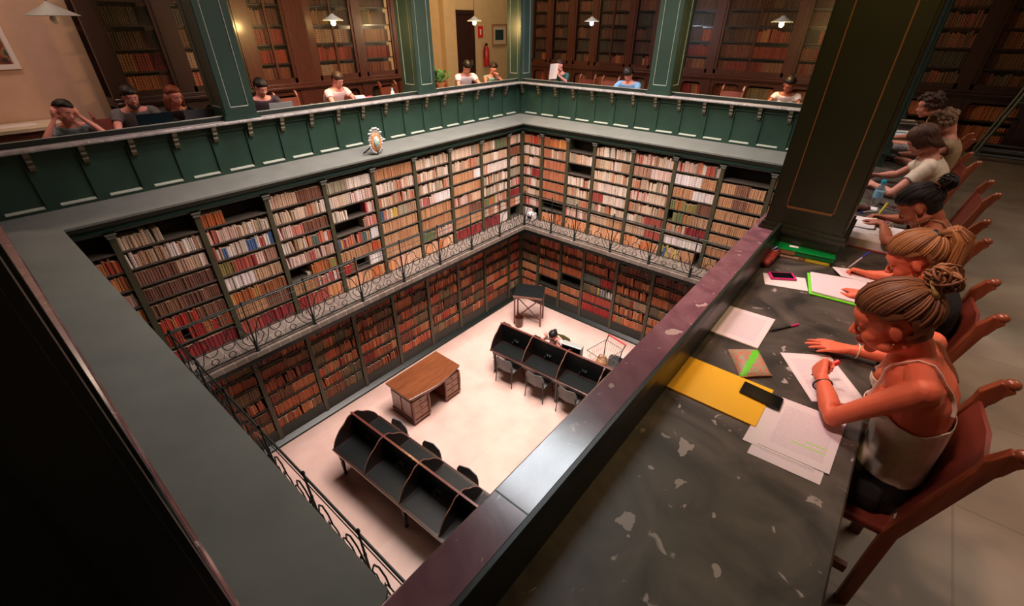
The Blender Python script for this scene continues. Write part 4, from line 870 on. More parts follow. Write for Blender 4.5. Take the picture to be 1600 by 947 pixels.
# ---------------------------------------------------------------- things on the reading desk
DZ = DESKZ
def W_(u, v, z=DZ): return at(u, v, 2, z)
def slab(name, pts, z, th, m, label, cat, group=None, curl=0):
    """flat thing from its four corners on the desk (order: printed left-top, right-top, right-bottom, left-bottom)"""
    c = sum(pts, V((0,0,0)))/4; k = MB(); n = 8; P = [[None]*(n+1) for _ in range(n+1)]
    for i in range(n+1):
        for j in range(n+1):
            a, b = i/n, j/n; q = pts[0]*(1-a)*(1-b)+pts[1]*a*(1-b)+pts[2]*a*b+pts[3]*(1-a)*b
            P[i][j] = V((q.x-c.x, q.y-c.y, curl*(max(0, a-.6)**2+max(0, .25-b)**2)))
    vs = [P[i][j] for i in range(n+1) for j in range(n+1)]; N1 = len(vs); k.v = [tuple(v) for v in vs]+[(v.x, v.y, v.z+th) for v in vs]
    I = lambda i, j, t: i*(n+1)+j+t*N1
    for i in range(n):
        for j in range(n): k.f.append((I(i,j,0), I(i,j+1,0), I(i+1,j+1,0), I(i+1,j,0))); k.f.append((I(i,j,1), I(i+1,j,1), I(i+1,j+1,1), I(i,j+1,1)))
        k.f += [(I(i,0,0), I(i+1,0,0), I(i+1,0,1), I(i,0,1)), (I(i,n,0), I(i,n,1), I(i+1,n,1), I(i+1,n,0)), (I(0,i,0), I(0,i,1), I(0,i+1,1), I(0,i+1,0)), (I(n,i,0), I(n,i+1,0), I(n,i+1,1), I(n,i,1))]
    me = bpy.data.meshes.new(name); me.from_pydata(k.v, [], k.f); b = bmesh.new(); b.from_mesh(me); bmesh.ops.recalc_face_normals(b, faces=b.faces); b.to_mesh(me); b.free()
    ul = me.uv_layers.new(name='UVMap')
    for l in me.loops: vi = l.vertex_index % N1; ul.data[l.index].uv = (vi//(n+1)/n, 1-(vi % (n+1))/n)
    me.materials.append(M[m]); o = bpy.data.objects.new(name, me); link(o); o.location = (c.x, c.y, z); return tag(o, label, cat, group)
def quad3(a, b, c): a, b, c = W_(*a), W_(*b), W_(*c); return [a, b, c, a+c-b]
def edge_quad(a, b, w, side):   # a->b one long edge, width w to the given side (+1 left)
    a, b = W_(*a), W_(*b); d = (b-a).normalized(); nrm = V((-d.y, d.x, 0))*side*w; return [a, a+nrm, b+nrm, b]
def reorder(p, k): return p[k:]+p[:k]
p = quad3((1167, 707.8), (1280.6, 758.6), (1311, 671.8)); low = [p[3], p[2], p[1], p[0]]
slab('printed_sheet', low, DZ+.001, .0012, 'printed_wide', 'lowest printed sheet of the loose pile beside the black phone, nearest the bottom', 'paper', 'loose printed sheets')
d_ = (p[1]-p[0]).normalized(); e_ = (p[2]-p[1]).normalized()
a0 = W_(1159.6, 687.8); slab('printed_sheet', [a0+e_*.29, a0+e_*.29+d_*.21, a0+d_*.21, a0], DZ+.0025, .001, 'paper', 'blank sheet sticking out left beneath the highlighted page', 'paper', 'loose printed sheets')
a0 = W_(1183, 694.5); q1 = [a0+e_*.297, a0+e_*.297+d_*.21, a0+d_*.21, a0]; pg = slab('printed_sheet', q1, DZ+.004, .0012, 'printed', 'printed page with two green highlighted lines on top of the pile', 'paper', 'loose printed sheets')
cc_ = sum(q1, V((0,0,0)))/4
for (u, v, l) in ((.60, .355, .30), (.42, .33, .48)):
    k = MB(); st = a0+d_*.21*(1-u-l+.45 if False else (.88-l))+e_*.297*(v if l < .4 else .27); en = st+d_*.21*l
    w_ = e_*.0022; k.add([st-w_-cc_, en-w_-cc_, en+w_-cc_, st+w_-cc_], [(0,1,2,3)]); k.v = [(x, y, .0014) for x, y, z in k.v]; part('highlight_stroke', k, 'hilite', pg, False, local=True)
q = quad3((1039, 604.7), (1179.6, 668.6), (1208, 611.8)); slab('yellow_envelope', [q[3], q[2], q[1], q[0]], DZ+.001, .006, 'yellow', 'large yellow padded envelope lying against the rail, black phone on its corner', 'envelope', curl=0)
def phone(name, pts, z, body, label, th=.009, inset=.10):
    c = sum(pts, V((0,0,0)))/4; t = thing(name, label, 'phone', (c.x, c.y, z)); k = MB(); k.prism([(q.x, q.y) for q in pts], z, z+th); part('case', k, body, t, False, bevel=.003)
    k = MB(); s = [c.lerp(q, 1-inset) for q in pts]; k.prism([(q.x, q.y) for q in s], z+th, z+th+.0006); part('screen', k, 'screen', t, False); return t
q = quad3((1162, 600.2), (1223.2, 628.4), (1216, 645.6)); phone('smartphone', q, DZ+.008, 'black', 'black smartphone lying on the corner of the yellow envelope', inset=.04)
# floral pouch
q = [W_(1136.3, 546.6), W_(1183.9, 547.4), W_(1205.5, 588.8), W_(1156.7, 591.5)]; c = sum(q, V((0,0,0)))/4; n = 10; k = MB()
for t_ in (0, 1):
    for i in range(n+1):
        for j in range(n+1):
            a, b = i/n, j/n; w = q[0]*(1-a)*(1-b)+q[1]*a*(1-b)+q[2]*a*b+q[3]*(1-a)*b; h = .030*(math.sin(PI*a)*math.sin(PI*b))**.55+.004*math.sin(a*9)*math.sin(PI*b)
            k.v.append((w.x-c.x, w.y-c.y, (h+.003) if t_ else 0))
I = lambda i, j, t: i*(n+1)+j+t*(n+1)**2
for i in range(n):
    for j in range(n): k.f.append((I(i,j,0), I(i,j+1,0), I(i+1,j+1,0), I(i+1,j,0))); k.f.append((I(i,j,1), I(i+1,j,1), I(i+1,j+1,1), I(i,j+1,1)))
    k.f += [(I(i,0,0), I(i+1,0,0), I(i+1,0,1), I(i,0,1)), (I(i,n,0), I(i,n,1), I(i+1,n,1), I(i+1,n,0)), (I(0,i,0), I(0,i,1), I(0,i+1,1), I(0,i+1,0)), (I(n,i,0), I(n,i+1,0), I(n,i+1,1), I(n,i,1))]
t = thing('pencil_pouch', 'flowered cloth pencil pouch with a green patch beside the yellow envelope', 'pouch', (c.x, c.y, DZ+.001)); part('cloth', k, 'pouch', t, 2, local=True)
k = MB(); k.tube([q[3]-c+V((0,0,.006)), (q[3]+q[2])/2-c+V((0,0,.010)), q[2]-c+V((0,0,.006))], .004, 6); part('zip', k, 'brownbk', t, local=True)
sh = edge_quad((1218.8, 551.2), (1267.9, 627.5), .205, 1); slab('printed_sheet', [sh[0], sh[1], sh[2], sh[3]], DZ+.001, .0012, 'printed', 'printed sheet under the front woman\'s hands, being marked in red', 'paper')
st_ = [W_(1138, 478.6), W_(1211.2, 500.8), W_(1183.2, 546.4), W_(1106, 517.5)]
slab('sheet_stack', st_, DZ+.001, .005, 'card', 'lower sheets of the tidy paper stack against the rail', 'paper', 'tidy paper stack'); slab('printed_sheet', [p_.lerp(sum(st_, V())/4, .015) for p_ in st_], DZ+.0062, .001, 'printed', 'top printed sheet of the tidy stack against the rail, left of the black pen', 'paper', 'tidy paper stack')
def pen(name, a, b, r, m, label, cap=None, capfrac=.25, cat='pen', nib=True):
    a, b = V(a), V(b); t = thing(name, label, cat, tuple(a)); k = MB(); e = a.lerp(b, 1-capfrac) if cap else b
    k.tube([a, a.lerp(b, .08), a.lerp(b, .10), e], [r*.25, r*.7, r, r], 10); part('barrel', k, m, t)
    if cap: k = MB(); k.tube([e, b], r*1.12, 10); part('cap', k, cap, t)
    return t
pen('felt_pen', W_(1202.6, 517, DZ+.006), W_(1247.3, 507, DZ+.006), .0050, 'black', 'black felt pen with a pink cap lying on the desk', 'pink', .28)
pw_ = [W_(1192.2, 426.7), W_(1257.8, 435.2), W_(1262.6, 455.6), W_(1195, 444.3)]; slab('paper_slip', pw_, DZ+.001, .001, 'paper', 'blank white paper lying beneath the pink phone', 'paper')
phone('smartphone', [W_(1198.8, 427.6), W_(1237.8, 429.5), W_(1244.4, 440.0), W_(1203.6, 437.5)], DZ+.003, 'pink', 'white faced smartphone in pink case lying on blank paper', .011, .20)
nb = [W_(1260.6, 427.6), W_(1353.8, 443.8), W_(1337, 479), W_(1263.5, 460)]; c = sum(nb, V())/4
t = thing('spiral_notebook', 'lime green spiral notebook open at a ruled page between the two nearest women', 'notebook', (c.x, c.y, DZ+.001))
k = MB(); k.prism([(q.x, q.y) for q in nb], DZ+.001, DZ+.008); part('cover', k, 'lime', t, False, bevel=.002)
pgs = slab('ruled_page', [nb[0].lerp(nb[1], .05)+V((0,-.004,0)), nb[1]+V((0,-.004,0)), nb[2].lerp(nb[1], .04), nb[3].lerp(nb[2], .05).lerp(nb[0], .05)], DZ+.0085, .009, 'ruled', None, None); pgs.parent = t; pgs.location = V(pgs.location)-V(t.location)
k = MB()
for i in range(30): m_ = nb[0].lerp(nb[1], .06+.92*i/29)+V((0, .0, DZ*0+.0)); k.tube([(m_.x+.000, m_.y+.006*math.cos(a), DZ+.012+.009*math.sin(a)) for a in np.linspace(0, 2*PI, 8)[:-1]], .0009, 4, True)
part('spiral_wire', k, 'dark_metal', t)
sl = [W_(1298.2, 421.5), W_(1352, 428), W_(1372, 450), W_(1312, 436)]; slab('printed_sheet', sl, DZ+.0185, .001, 'printed', 'white sheet the second woman is writing on, above the green notebook', 'paper')
# green case on two books
fl_ = W_(1206, 398); fr_ = W_(1296, 417.5); dx_ = (fr_-fl_).normalized(); up_ = V((-dx_.y, dx_.x, 0)); Lc = (fr_-fl_).length
def bxo(a, b, d0, d1, z0, z1): q = fl_+dx_*((a+b)/2)+up_*((d0+d1)/2); return MB().obox((q.x, q.y, (z0+z1)/2), dx_*(b-a)/2, up_*(d1-d0)/2, (0, 0, (z1-z0)/2))
def hardback(name, a, b, d0, d1, z0, z1, m, label):
    o = fl_+dx_*((a+b)/2)+up_*((d0+d1)/2); t = thing(name, label, 'book', (o.x, o.y, z0)); k = bxo(a, b, d0, d1, z0, z0+.003); k.v += []; part('cover', k, m, t, False)
    part('cover', bxo(a, b, d0, d1, z1-.003, z1), m, t, False); part('spine', bxo(a, b, d0, d0+.004, z0+.003, z1-.003), m, t, False, bevel=.001); part('pages', bxo(a+.003, b-.003, d0+.004, d1-.004, z0+.003, z1-.003), 'card', t, False)
    part('title_label', bxo((a+b)/2-.05, (a+b)/2+.05, d0-.0006, d0, z0+.004, z1-.004), 'card' if m != 'yellowbk' else 'yellow_pl', t, False); return t
hardback('paperback_book', .012, Lc*.56, .0, .105, DZ+.001, DZ+.022, 'brownbk', 'brown book under the left part of the green plastic case')
hardback('paperback_book', Lc*.57, Lc-.004, .002, .10, DZ+.001, DZ+.022, 'yellowbk', 'yellow-spined book under the right part of the green plastic case')
t = thing('plastic_case', 'translucent green plastic document case lying on two books under the olive column', 'case', tuple(fl_+V((0,0,.022)))); z0 = DZ+.0225
part('tray', bxo(-.004, Lc+.008, -.002, .108, z0, z0+.030), 'green_pl', t, False, bevel=.006); part('lid_rim', bxo(-.008, Lc+.012, -.006, .112, z0+.026, z0+.034), 'green_pl', t, False, bevel=.003)
part('white_label', bxo(.075, .125, .045, .075, z0+.034, z0+.0345), 'paper', t, False); part('red_sticker', bxo(.022, .038, -.0072, -.006, z0+.004, z0+.026), 'red', t, False); part('tan_card', bxo(.042, .115, -.0072, -.006, z0+.004, z0+.026), 'brownbk', t, False)
# red pencil pouch, open
a, b = W_(1195, 411, DZ+.028), W_(1216, 386, DZ+.028); t = thing('pencil_pouch', 'small red patterned pencil pouch, open with pens inside, beside the rail', 'pouch', (a.x, a.y, DZ))
k = MB(); d = (b-a); k.tube([a-d*.05, a, a+d*.3, a+d*.7, b, b+d*.05], [.006, .024, .030, .030, .024, .008], 14, flat=(.9, 1.05)); part('cloth', k, 'redpouch', t, 2)
k = MB(); m_ = a.lerp(b, .62)+V((0, 0, .026)); k.tube([m_+V((.020*math.cos(x)*1.0, .030*math.sin(x), .004*math.cos(2*x))) for x in np.linspace(0, 2*PI, 15)[:-1]], .003, 6, True); part('zip', k, 'metal', t)
k = MB(); k.ell(m_-V((0, 0, .003)), (.018, .028, .004), 12, 5); part('opening', k, 'black', t)
for i, (m2, o1) in enumerate((('white', 0), ('blue', .006), ('metal', -.006))): k = MB(); k.tube([m_+V((-.008+o1, -.022, .002)), m_+V((.006+o1, .024, .008))], .003, 6); part('pen', k, m2, t)
# tall book with loose sheets and spiral pad on it
fl_ = W_(1320, 383); fr_ = W_(1392, 399); dx_ = (fr_-fl_).normalized(); up_ = V((-dx_.y, dx_.x, 0))
t = thing('thick_book', 'thick open-paged book with red cover lying beyond the green case', 'book', tuple(fl_))
part('cover', bxo(-.004, .34, -.002, .25, DZ+.001, DZ+.004), 'red', t, False); part('pages', bxo(.004, .34, 0, .245, DZ+.004, DZ+.062), 'paper', t, False, bevel=.004); part('spine', bxo(-.004, .004, -.002, .25, DZ+.004, DZ+.064), 'red', t, False)
def onbook(a, b, d0, d1): return [fl_+dx_*a+up_*d1, fl_+dx_*b+up_*d1, fl_+dx_*b+up_*d0, fl_+dx_*a+up_*d0]
slab('loose_page', onbook(-.03, .27, .01, .22), DZ+.063, .0015, 'paper', 'white page hanging over the left edge of the thick red book', 'paper', curl=.0)
slab('printed_sheet', onbook(.10, .34, .12, .34), DZ+.066, .0012, 'paper', 'white sheet under the third woman\'s writing hand', 'paper')
q = onbook(-.06, .12, .20, .42); o = slab('spiral_pad', q, DZ+.068, .004, 'paper', 'white spiral pad with a turned page beside the olive column, on the thick book', 'notebook', curl=.05)
k = MB(); c = sum(q, V())/4
for i in range(14): m_ = q[1].lerp(q[2], i/13)-c; k.tube([(m_.x+.006*math.cos(x), m_.y, .008+.008*math.sin(x)) for x in np.linspace(0, 2*PI, 8)[:-1]], .001, 4, True)
part('spiral_wire', k, 'dark_metal', o, local=True)
# water bottle
c = W_(1365.5, 320); t = thing('water_bottle', 'clear plastic water bottle with a bright blue cap standing on the desk', 'bottle', tuple(c))
k = MB(); k.lathe([(0, 0), (.028, 0), (.032, .008), (.031, .05), (.032, .055), (.032, .115), (.028, .135), (.013, .165), (.012, .18), (0, .18)], c, 20); part('bottle_body', k, 'clearp', t); k = MB(); k.lathe([(.0325, .06), (.0328, .06), (.0328, .11), (.0325, .11)], c, 20); part('label_band', k, 'bluelabel', t)
k = MB(); k.lathe([(0, .172), (.016, .172), (.016, .194), (.014, .197), (0, .197)], c, 16); part('cap', k, 'cyan', t)
c = W_(1340, 322, DZ+.03); t = thing('pencil_pouch', 'dark pouch with red and white lettering pattern and green top, beside the water bottle', 'pouch', (c.x, c.y, DZ)); k = MB(); k.ell(c, (.085, .04, .032), 16, 10); part('cloth', k, mat('dark_red_pouch', (.14, .05, .05), .6, var=.9, vscale=35), t, 2); k = MB(); k.ell(c+V((0, .012, .022)), (.05, .025, .014), 14, 8); part('green_top', k, 'green_pl', t)
q = [W_(1372, 318), W_(1403, 326), W_(1399, 330), W_(1369, 322)]; phone('smartphone', q, DZ+.001, 'metal', 'small grey phone lying behind the third woman\'s hand', .009, .12)
pen('ball_pen', W_(1369.5, 329.5, DZ+.006), W_(1344.3, 332, DZ+.006), .005, 'white', 'white pen with blue end lying behind the spiral pad', 'blue', .15)
slab('paper_scrap', [W_(1356, 322), W_(1372, 325), W_(1369, 329), W_(1352, 326)], DZ+.001, .001, 'paper', 'small scrap of paper near the base of the water bottle', 'paper')
# further along the desk
c = W_(1378, 248); t = thing('black_bag', 'crumpled black bag beside the olive column, next to the fourth woman\'s hands', 'bag', tuple(c)); k = MB()
for i in range(7): k.ell((c.x+rnd.uniform(-.11, .10), c.y+rnd.uniform(-.09, .14), DZ+.05), (rnd.uniform(.06, .10), rnd.uniform(.06, .11), rnd.uniform(.035, .05)), 12, 8)
part('bag_body', k, 'bag_black', t, 2); k = MB(); k.tube([(c.x-.1, c.y, DZ+.09), (c.x-.03, c.y+.04, DZ+.14), (c.x+.06, c.y+.0, DZ+.10)], .006, 6); part('strap', k, 'bag_black', t)
a, b = W_(1378, 231, DZ+.045), W_(1424, 232, DZ+.045); k = MB(); k.tube([a, a.lerp(b, .04), a.lerp(b, .3), b], [.015, .05, .055, .05], 14, flat=(.85, 1.3)); solo('grey_case', k, 'bag_grey', 'rounded grey cloth case on the desk beyond the fourth woman', 'case')
slab('white_notebook', [W_(1388, 205), W_(1420, 207), W_(1424, 215), W_(1391, 213)], DZ+.001, .02, 'paper', 'white notebook with green pen on it, before the fifth woman', 'notebook')
pen('green_pen', W_(1396, 206, DZ+.028), W_(1416, 207.5, DZ+.028), .006, 'cyan', 'turquoise pen lying on the white notebook')
slab('printed_sheet', [W_(1391, 187), W_(1428, 189), W_(1434, 195), W_(1390, 193)], DZ+.001, .012, 'paper', 'stack of white sheets before the sixth woman', 'paper')
slab('grey_folder', [W_(1398, 189), W_(1432, 192), W_(1430, 194.5), W_(1396, 192)], DZ+.014, .006, 'bag_grey', 'thin grey folder on the white sheets before the sixth woman', 'folder')
c = W_(1392, 190); k = MB(); k.lathe([(0, 0), (.032, 0), (.033, .13), (.014, .19), (.013, .24), (0, .24)], c, 14); t = thing('white_bottle', 'white translucent water bottle far along the desk by the column edge', 'bottle', tuple(c)); part('bottle_body', k, 'white', t)
k = MB(); k.lathe([(0, .225), (.016, .225), (.016, .25), (0, .25)], c, 12); part('cap', k, 'bluelabel', t)

# ---------------------------------------------------------------- leather backed chairs on the right
def oak_chair(label, loc, rz, first=None):
    if first: return dup(first, loc, rz, label, 'leather backed wooden chairs at the reading desk')
    t = thing('leather_chair', label, 'chair', loc, rz, 'leather backed wooden chairs at the reading desk')     # faces +x, origin under the seat centre
    for sy in (-1, 1):
        y = sy*.19; k = MB(); prof = [(-.245, 0), (-.242, .25), (-.240, .46), (-.272, .62), (-.305, .78), (-.322, .86), (-.328, .89), (-.344, .925), (-.360, .950)]
        rr = []
        for i, (x, z) in enumerate(prof):
            d = .022 if i < 6 else [.026, .021, .023][i-6]; w = .017
            rr.append([(x-d, y-w, z-(.012 if i > 5 else 0)), (x+d, y-w, z+(.012 if i > 5 else 0)), (x+d, y+w, z+(.012 if i > 5 else 0)), (x-d, y+w, z-(.012 if i > 5 else 0))])
        k.loft(rr); p = part('back_post', k, 'chairwood', t, False, local=True, bevel=.005)
        k = MB(); k.ell((-.364, y, .957), (.024, .020, .020), 10, 8); part('finial', k, 'chairwood', p, local=True)
        k = MB().box(.19, .23, y-.02, y+.02, 0, .44); part('front_leg', k, 'chairwood', t, False, local=True, bevel=.004)
        k = MB().box(-.20, .20, y-.012, y+.012, .16, .20); part('stretcher', k, 'chairwood', t, False, local=True)
    k = MB().box(.195, .225, -.19, .19, .26, .34); part('front_rail', k, 'chairwood', t, False, local=True)
    k = MB(); k.prism([(-.25, -.19), (.24, -.215), (.24, .215), (-.25, .19)], .42, .455); part('leather_seat', k, 'leather', t, local=True, bevel=.012)
    k = MB(); n = 10
    rr = []
    for i in range(n+1):
        q = i/n; z = .50+.37*q; x = -.240-.076*q; rr.append([(x-.006, -.185, z), (x+.004, -.18, z), (x-.014*math.sin(PI*1)-.012, 0, z+.0), (x+.004, .18, z), (x-.006, .185, z), (x-.026, 0, z)])
    k.loft(rr); part('leather_back', k, 'leather', t, local=True)
    return t
ch0 = oak_chair('red wood chair with brown leather back behind the front woman, lowest on the right', (.205, 1.745, 0), PI+.0)
for (y, x, a, l) in ((2.64, .205, .02, 'leather backed wooden chair behind the second woman, second from the bottom right'), (3.64, .205, -.03, 'leather backed wooden chair behind the third woman in the strap top'), (4.72, .29, .05, 'leather backed wooden chair beyond the third woman, pulled out, empty'), (5.75, .21, .12, 'leather backed wooden chair behind the woman in the cream tee shirt'), (6.95, .22, .0, 'leather backed wooden chair of the far woman in the strap top')): oak_chair(l, (x, y, 0), PI+a, ch0)
# chairs along the far and left galleries
for i, x in enumerate((-5.95, -5.35, -4.25, -2.75)): oak_chair(['leather backed chair in the far gallery just right of the reader hidden by a paper', 'leather backed chair in the far gallery left of the man in blue', 'leather backed chair in the far gallery right of the man in blue', 'leather backed chair in the far gallery right of the middle column'][i], (x, 9.55, 0), -PI/2+rnd.uniform(-.05, .05), ch0)
for i, (y, x) in enumerate(((1.50, -7.90), (3.95, -7.92), (6.05, -7.9), (7.38, -7.9))): oak_chair(['leather backed chair of the man behind the dark laptop', 'leather backed chair beside the man in the pale pink shirt', 'empty leather backed chair left of the second left column', 'leather backed chair of the young man in the white tee shirt'][i], (x, y, 0), rnd.uniform(-.05, .05), ch0)
# ---------------------------------------------------------------- people
def hand(k, w, d, up, side, curls=(.25, .25, .2), sc=1.0, spread=.08, thumb=0.0, idx=None, n=8):
    """w wrist, d towards the fingers, up back of the hand, side +1/-1 picks the thumb side"""
    d = V(d).normalized(); up = V(up); up = (up-d*up.dot(d)).normalized(); lat = d.cross(up)*side
    rr = []
    for q, hw, th in ((-.10, .024, .019), (0, .026, .018), (.25, .033, .017), (.6, .040, .015), (.9, .041, .013), (1.0, .038, .010)):
        c = V(w)+d*(.085*q*sc)+lat*(.003*sc); rr.append([c+lat*(math.copysign(abs(math.cos(a))**.7, math.cos(a))*hw*sc)+up*(math.copysign(abs(math.sin(a))**.8, math.sin(a))*th*sc) for a in np.linspace(0, 2*PI, 13)[:-1]])
    k.loft(rr)
    for i in range(4):
        b = V(w)+d*(.085*sc*(.90, .96, .92, .82)[i])+lat*((.030-.0195*i)*sc); L = (.070, .078, .072, .056)[i]*sc
        fd = (d+lat*(spread*(1.3-i))).normalized(); cu = curls if not (idx and i == 0) else idx; pts = [b-fd*.02*sc, b]; a = 0
        for f, c in zip((.45, .30, .25), cu):
            a += c; dr = fd*math.cos(a)-up*math.sin(a); pts.append(pts[-1]+dr*L*f)
        r = (.0088, .009, .0086, .0075)[i]*sc; k.tube(pts, [r*1.05, r*1.05, r*.98, r*.88, r*.70], n); k.ell(pts[-1], (r*.72,)*3, 8, 6)
    b = V(w)+d*(.022*sc)+lat*(.022*sc)-up*.004*sc; t0 = (d*.62+lat*(.78-.5*thumb)-up*(.15+.75*thumb)).normalized(); t1 = (d*.85+lat*(.35-.7*thumb)-up*(.1+.5*thumb)).normalized(); t2 = (d*.95+lat*(.1-.9*thumb)-up*(.1+.3*thumb)).normalized()
    p = [b, b+t0*.040*sc, b+t0*.040*sc+t1*.032*sc, b+t0*.040*sc+t1*.032*sc+t2*.022*sc]; k.tube(p, [.0135*sc, .0115*sc, .0098*sc, .0075*sc], n); k.ell(p[-1], (.0078*sc,)*3, 8, 6)
    return V(w)+d*.06*sc-up*.02*sc

def ellring(c, side, front, w, d, n=20):
    return [c+side*(math.cos(a)*w)+front*(math.sin(a)*d) for a in np.linspace(0, 2*PI, n+1)[:-1]]
HC = V((-.012, 0, .032)); HR = (.104, .083, .098)
def person(label, base, fa, neck, head, look, shL, shR, elL, elR, wrL, wrR, hL, hR, skin, hair, shirt=None, vox=.010, female=True, sw=.17, sc=1.0, legs=True, pants=(.01, .01, .012), item=None, hs=1.0, beard=None, tilt=0.0, gl=False):
    """all joints in world space; fa facing angle; look = (pitch down, yaw left) in radians"""
    e1 = V((math.cos(fa), math.sin(fa), 0)); e2 = V((-e1.y, e1.x, 0)); ez = V((0, 0, 1)); pel = V(base)
    neck, head, shL, shR, elL, elR, wrL, wrR = map(V, (neck, head, shL, shR, elL, elR, wrL, wrR))
    t = thing('person', label, 'person', (pel.x, pel.y, 0)); k = MB()
    # torso
    mid = pel.lerp(neck, .5)-e1*.035; spine = [pel-ez*.10, pel, pel.lerp(mid, .5)-e1*.01, mid, mid.lerp(neck, .5)-e1*.012, neck-ez*.03, neck+ez*.02]
    sv = ((shL-shR)-ez*(shL-shR).z).normalized()
    wd = [(.155, .105), (.168, .118), (.132, .098), (.138, .103), (.158, .108), (.120, .078), (.058, .054)] if female else [(.155, .11), (.165, .12), (.150, .112), (.165, .118), (.188, .122), (.140, .085), (.066, .06)]
    rr = []
    for i, (c, (w, d)) in enumerate(zip(spine, wd)):
        tg = (spine[min(i+1, 6)]-spine[max(i-1, 0)]).normalized(); s_ = (e2.lerp(sv, i/6)).normalized(); fr = s_.cross(tg)
        if fr.dot(e1) < 0: fr = -fr
        s_ = (s_-tg*s_.dot(tg)).normalized(); rr.append(ellring(c, s_, fr, w*sc, d*sc))
    # finer interpolation between the rings
    r2 = []
    for i in range(len(rr)-1):
        for q in (0, .33, .66):
            p0, p1, p2, p3 = rr[max(i-1, 0)], rr[i], rr[i+1], rr[min(i+2, len(rr)-1)]
            r2.append([(b_*2+(c_-a_)*q+(a_*2-b_*5+c_*4-d_)*q*q+(-a_+b_*3-c_*3+d_)*q**3)*.5 for a_, b_, c_, d_ in zip(p0, p1, p2, p3)])
    r2.append(rr[-1]); k.loft(r2)
    chest = spine[4]; fwd = sv.cross((neck-mid).normalized()); fwd = fwd if fwd.dot(e1) > 0 else -fwd
    if female:
        for s in (-1, 1): k.ell(chest+fwd*.075+sv*(s*.072)-(neck-mid).normalized()*.02, (.055, .055, .055), 12, 8)
    for sh, el, wr in ((shL, elL, wrL), (shR, elR, wrR)):
        k.tube([neck.lerp(sh, .15)-ez*.015, neck.lerp(sh, .55)-ez*.005, sh], [.045*sc, .043*sc, .046*sc], 12); k.ell(sh, (.047*sc,)*3, 12, 8)
        k.tube([chest+(sh-chest)*.35, sh-ez*.02], [.075*sc, .05*sc], 12)
        f = sc*(.92 if female else 1.12); m = sh.lerp(el, .35)
        k.tube([sh, sh.lerp(el, .18), m, sh.lerp(el, .75), el, el.lerp(wr, .22), el.lerp(wr, .5), el.lerp(wr, .8), wr], [x*f for x in (.048, .049, .044, .037, .036, .041, .037, .028, .0255)], 14)
        k.ell(el, (.036*f,)*3, 10, 8)
    if legs:
        for s in (-1, 1):
            hp = pel+e2*(s*.085)-ez*.03; kn = hp+e1*.40+ez*.0+e2*(s*.02); kn.z = .50; an = kn-e1*.03; an.z = .09
            if s == 1: an -= e1*.06
            k.tube([hp, hp.lerp(kn, .3), hp.lerp(kn, .7), kn, kn.lerp(an, .25), kn.lerp(an, .6), an], [.092, .086, .068, .058, .058, .046, .036], 14)
            k.tube([an-e1*.03-ez*.03, an+e1*.08-ez*.048, an+e1*.17-ez*.062], [.038, .036, .024], 10, flat=(.8, 1.1))
    # head frame
    ang = fa+look[1]; hf = V((math.cos(ang)*math.cos(look[0]), math.sin(ang)*math.cos(look[0]), -math.sin(look[0]))); hl = V((-math.sin(ang), math.cos(ang), 0))
    if tilt: hl = (hl*math.cos(tilt)+ez*math.sin(tilt)).normalized()
    hu = hf.cross(hl); R3 = Matrix((hf, hl, hu)).transposed(); Hd = lambda x, y, z: head+R3 @ V((x, y, z))*hs
    nb = head+R3 @ V((-.035, 0, -.055)); k.tube([neck-ez*.02, neck.lerp(nb, .5), nb, head], [.058*sc, .052 if female else .060, .052 if female else .060, .050], 14)
    E = lambda c, r: k.ell(Hd(*c), tuple(x*hs for x in r), 16, 10, R3)
    E((-.012, 0, .030), (.097, .077, .088)); E((.030, 0, -.005), (.058, .064, .078)); E((.034, 0, -.062), (.050, .048, .040)); E((.072, 0, -.092), (.020, .021, .018)); E((.060, 0, .035), (.036, .055, .045))
    for s in (-1, 1):
        E((.076, s*.028, .020), (.013, .024, .008)); E((.062, s*.038, -.028), (.026, .022, .026)); E((.010, s*.050, -.068), (.045, .018, .022))
        k.ell(Hd(-.004, s*.079, -.004), (.018*hs, .008*hs, .030*hs), 12, 8, R3 @ Matrix.Rotation(s*.35, 3, 'Z'))
    k.tube([Hd(.086, 0, .016), Hd(.100, 0, -.004), Hd(.112, 0, -.022), Hd(.102, 0, -.032)], [.007*hs, .009*hs, .0115*hs, .008*hs], 10)
    for s in (-1, 1): E((.097, s*.012, -.027), (.011, .008, .008))
    E((.090, 0, -.053), (.012, .021, .0065)); E((.087, 0, -.066), (.012, .018, .0075))
    for s in (-1, 1): E((.078, s*.030, .002), (.012, .014, .009))
    def H(wr, el, spec, side):
        if spec is None: return
        hand(k, wr, spec['d'], spec['up'], spec['side'], spec.get('curls', (.35, .35, .25)), spec.get('sc', .92), spec.get('spread', .08), spec.get('thumb', .2), spec.get('idx'))
    H(wrL, elL, hL, 1); H(wrR, elR, hR, -1)
    me = bpy.data.meshes.new('tmp'); me.from_pydata(k.v, [], k.f); b = bmesh.new(); b.from_mesh(me); bmesh.ops.recalc_face_normals(b, faces=b.faces); b.to_mesh(me); b.free()
    o = bpy.data.objects.new('tmp', me); C.objects.link(o); rm = o.modifiers.new('r', 'REMESH'); rm.mode = 'VOXEL'; rm.voxel_size = vox; rm.use_smooth_shade = True
    sm = o.modifiers.new('s', 'SMOOTH'); sm.factor = .5; sm.iterations = 4 if vox < .005 else (4 if vox < .007 else 2)
    dg = bpy.context.evaluated_depsgraph_get(); body = bpy.data.meshes.new_from_object(o.evaluated_get(dg)); bpy.data.objects.remove(o)
    nv = len(body.vertices); co = np.empty(nv*3, np.float32); body.vertices.foreach_get('co', co); co = co.reshape(-1, 3).astype(float)
    no = np.empty(nv*3, np.float32); body.vertices.foreach_get('normal', no); no = no.reshape(-1, 3)
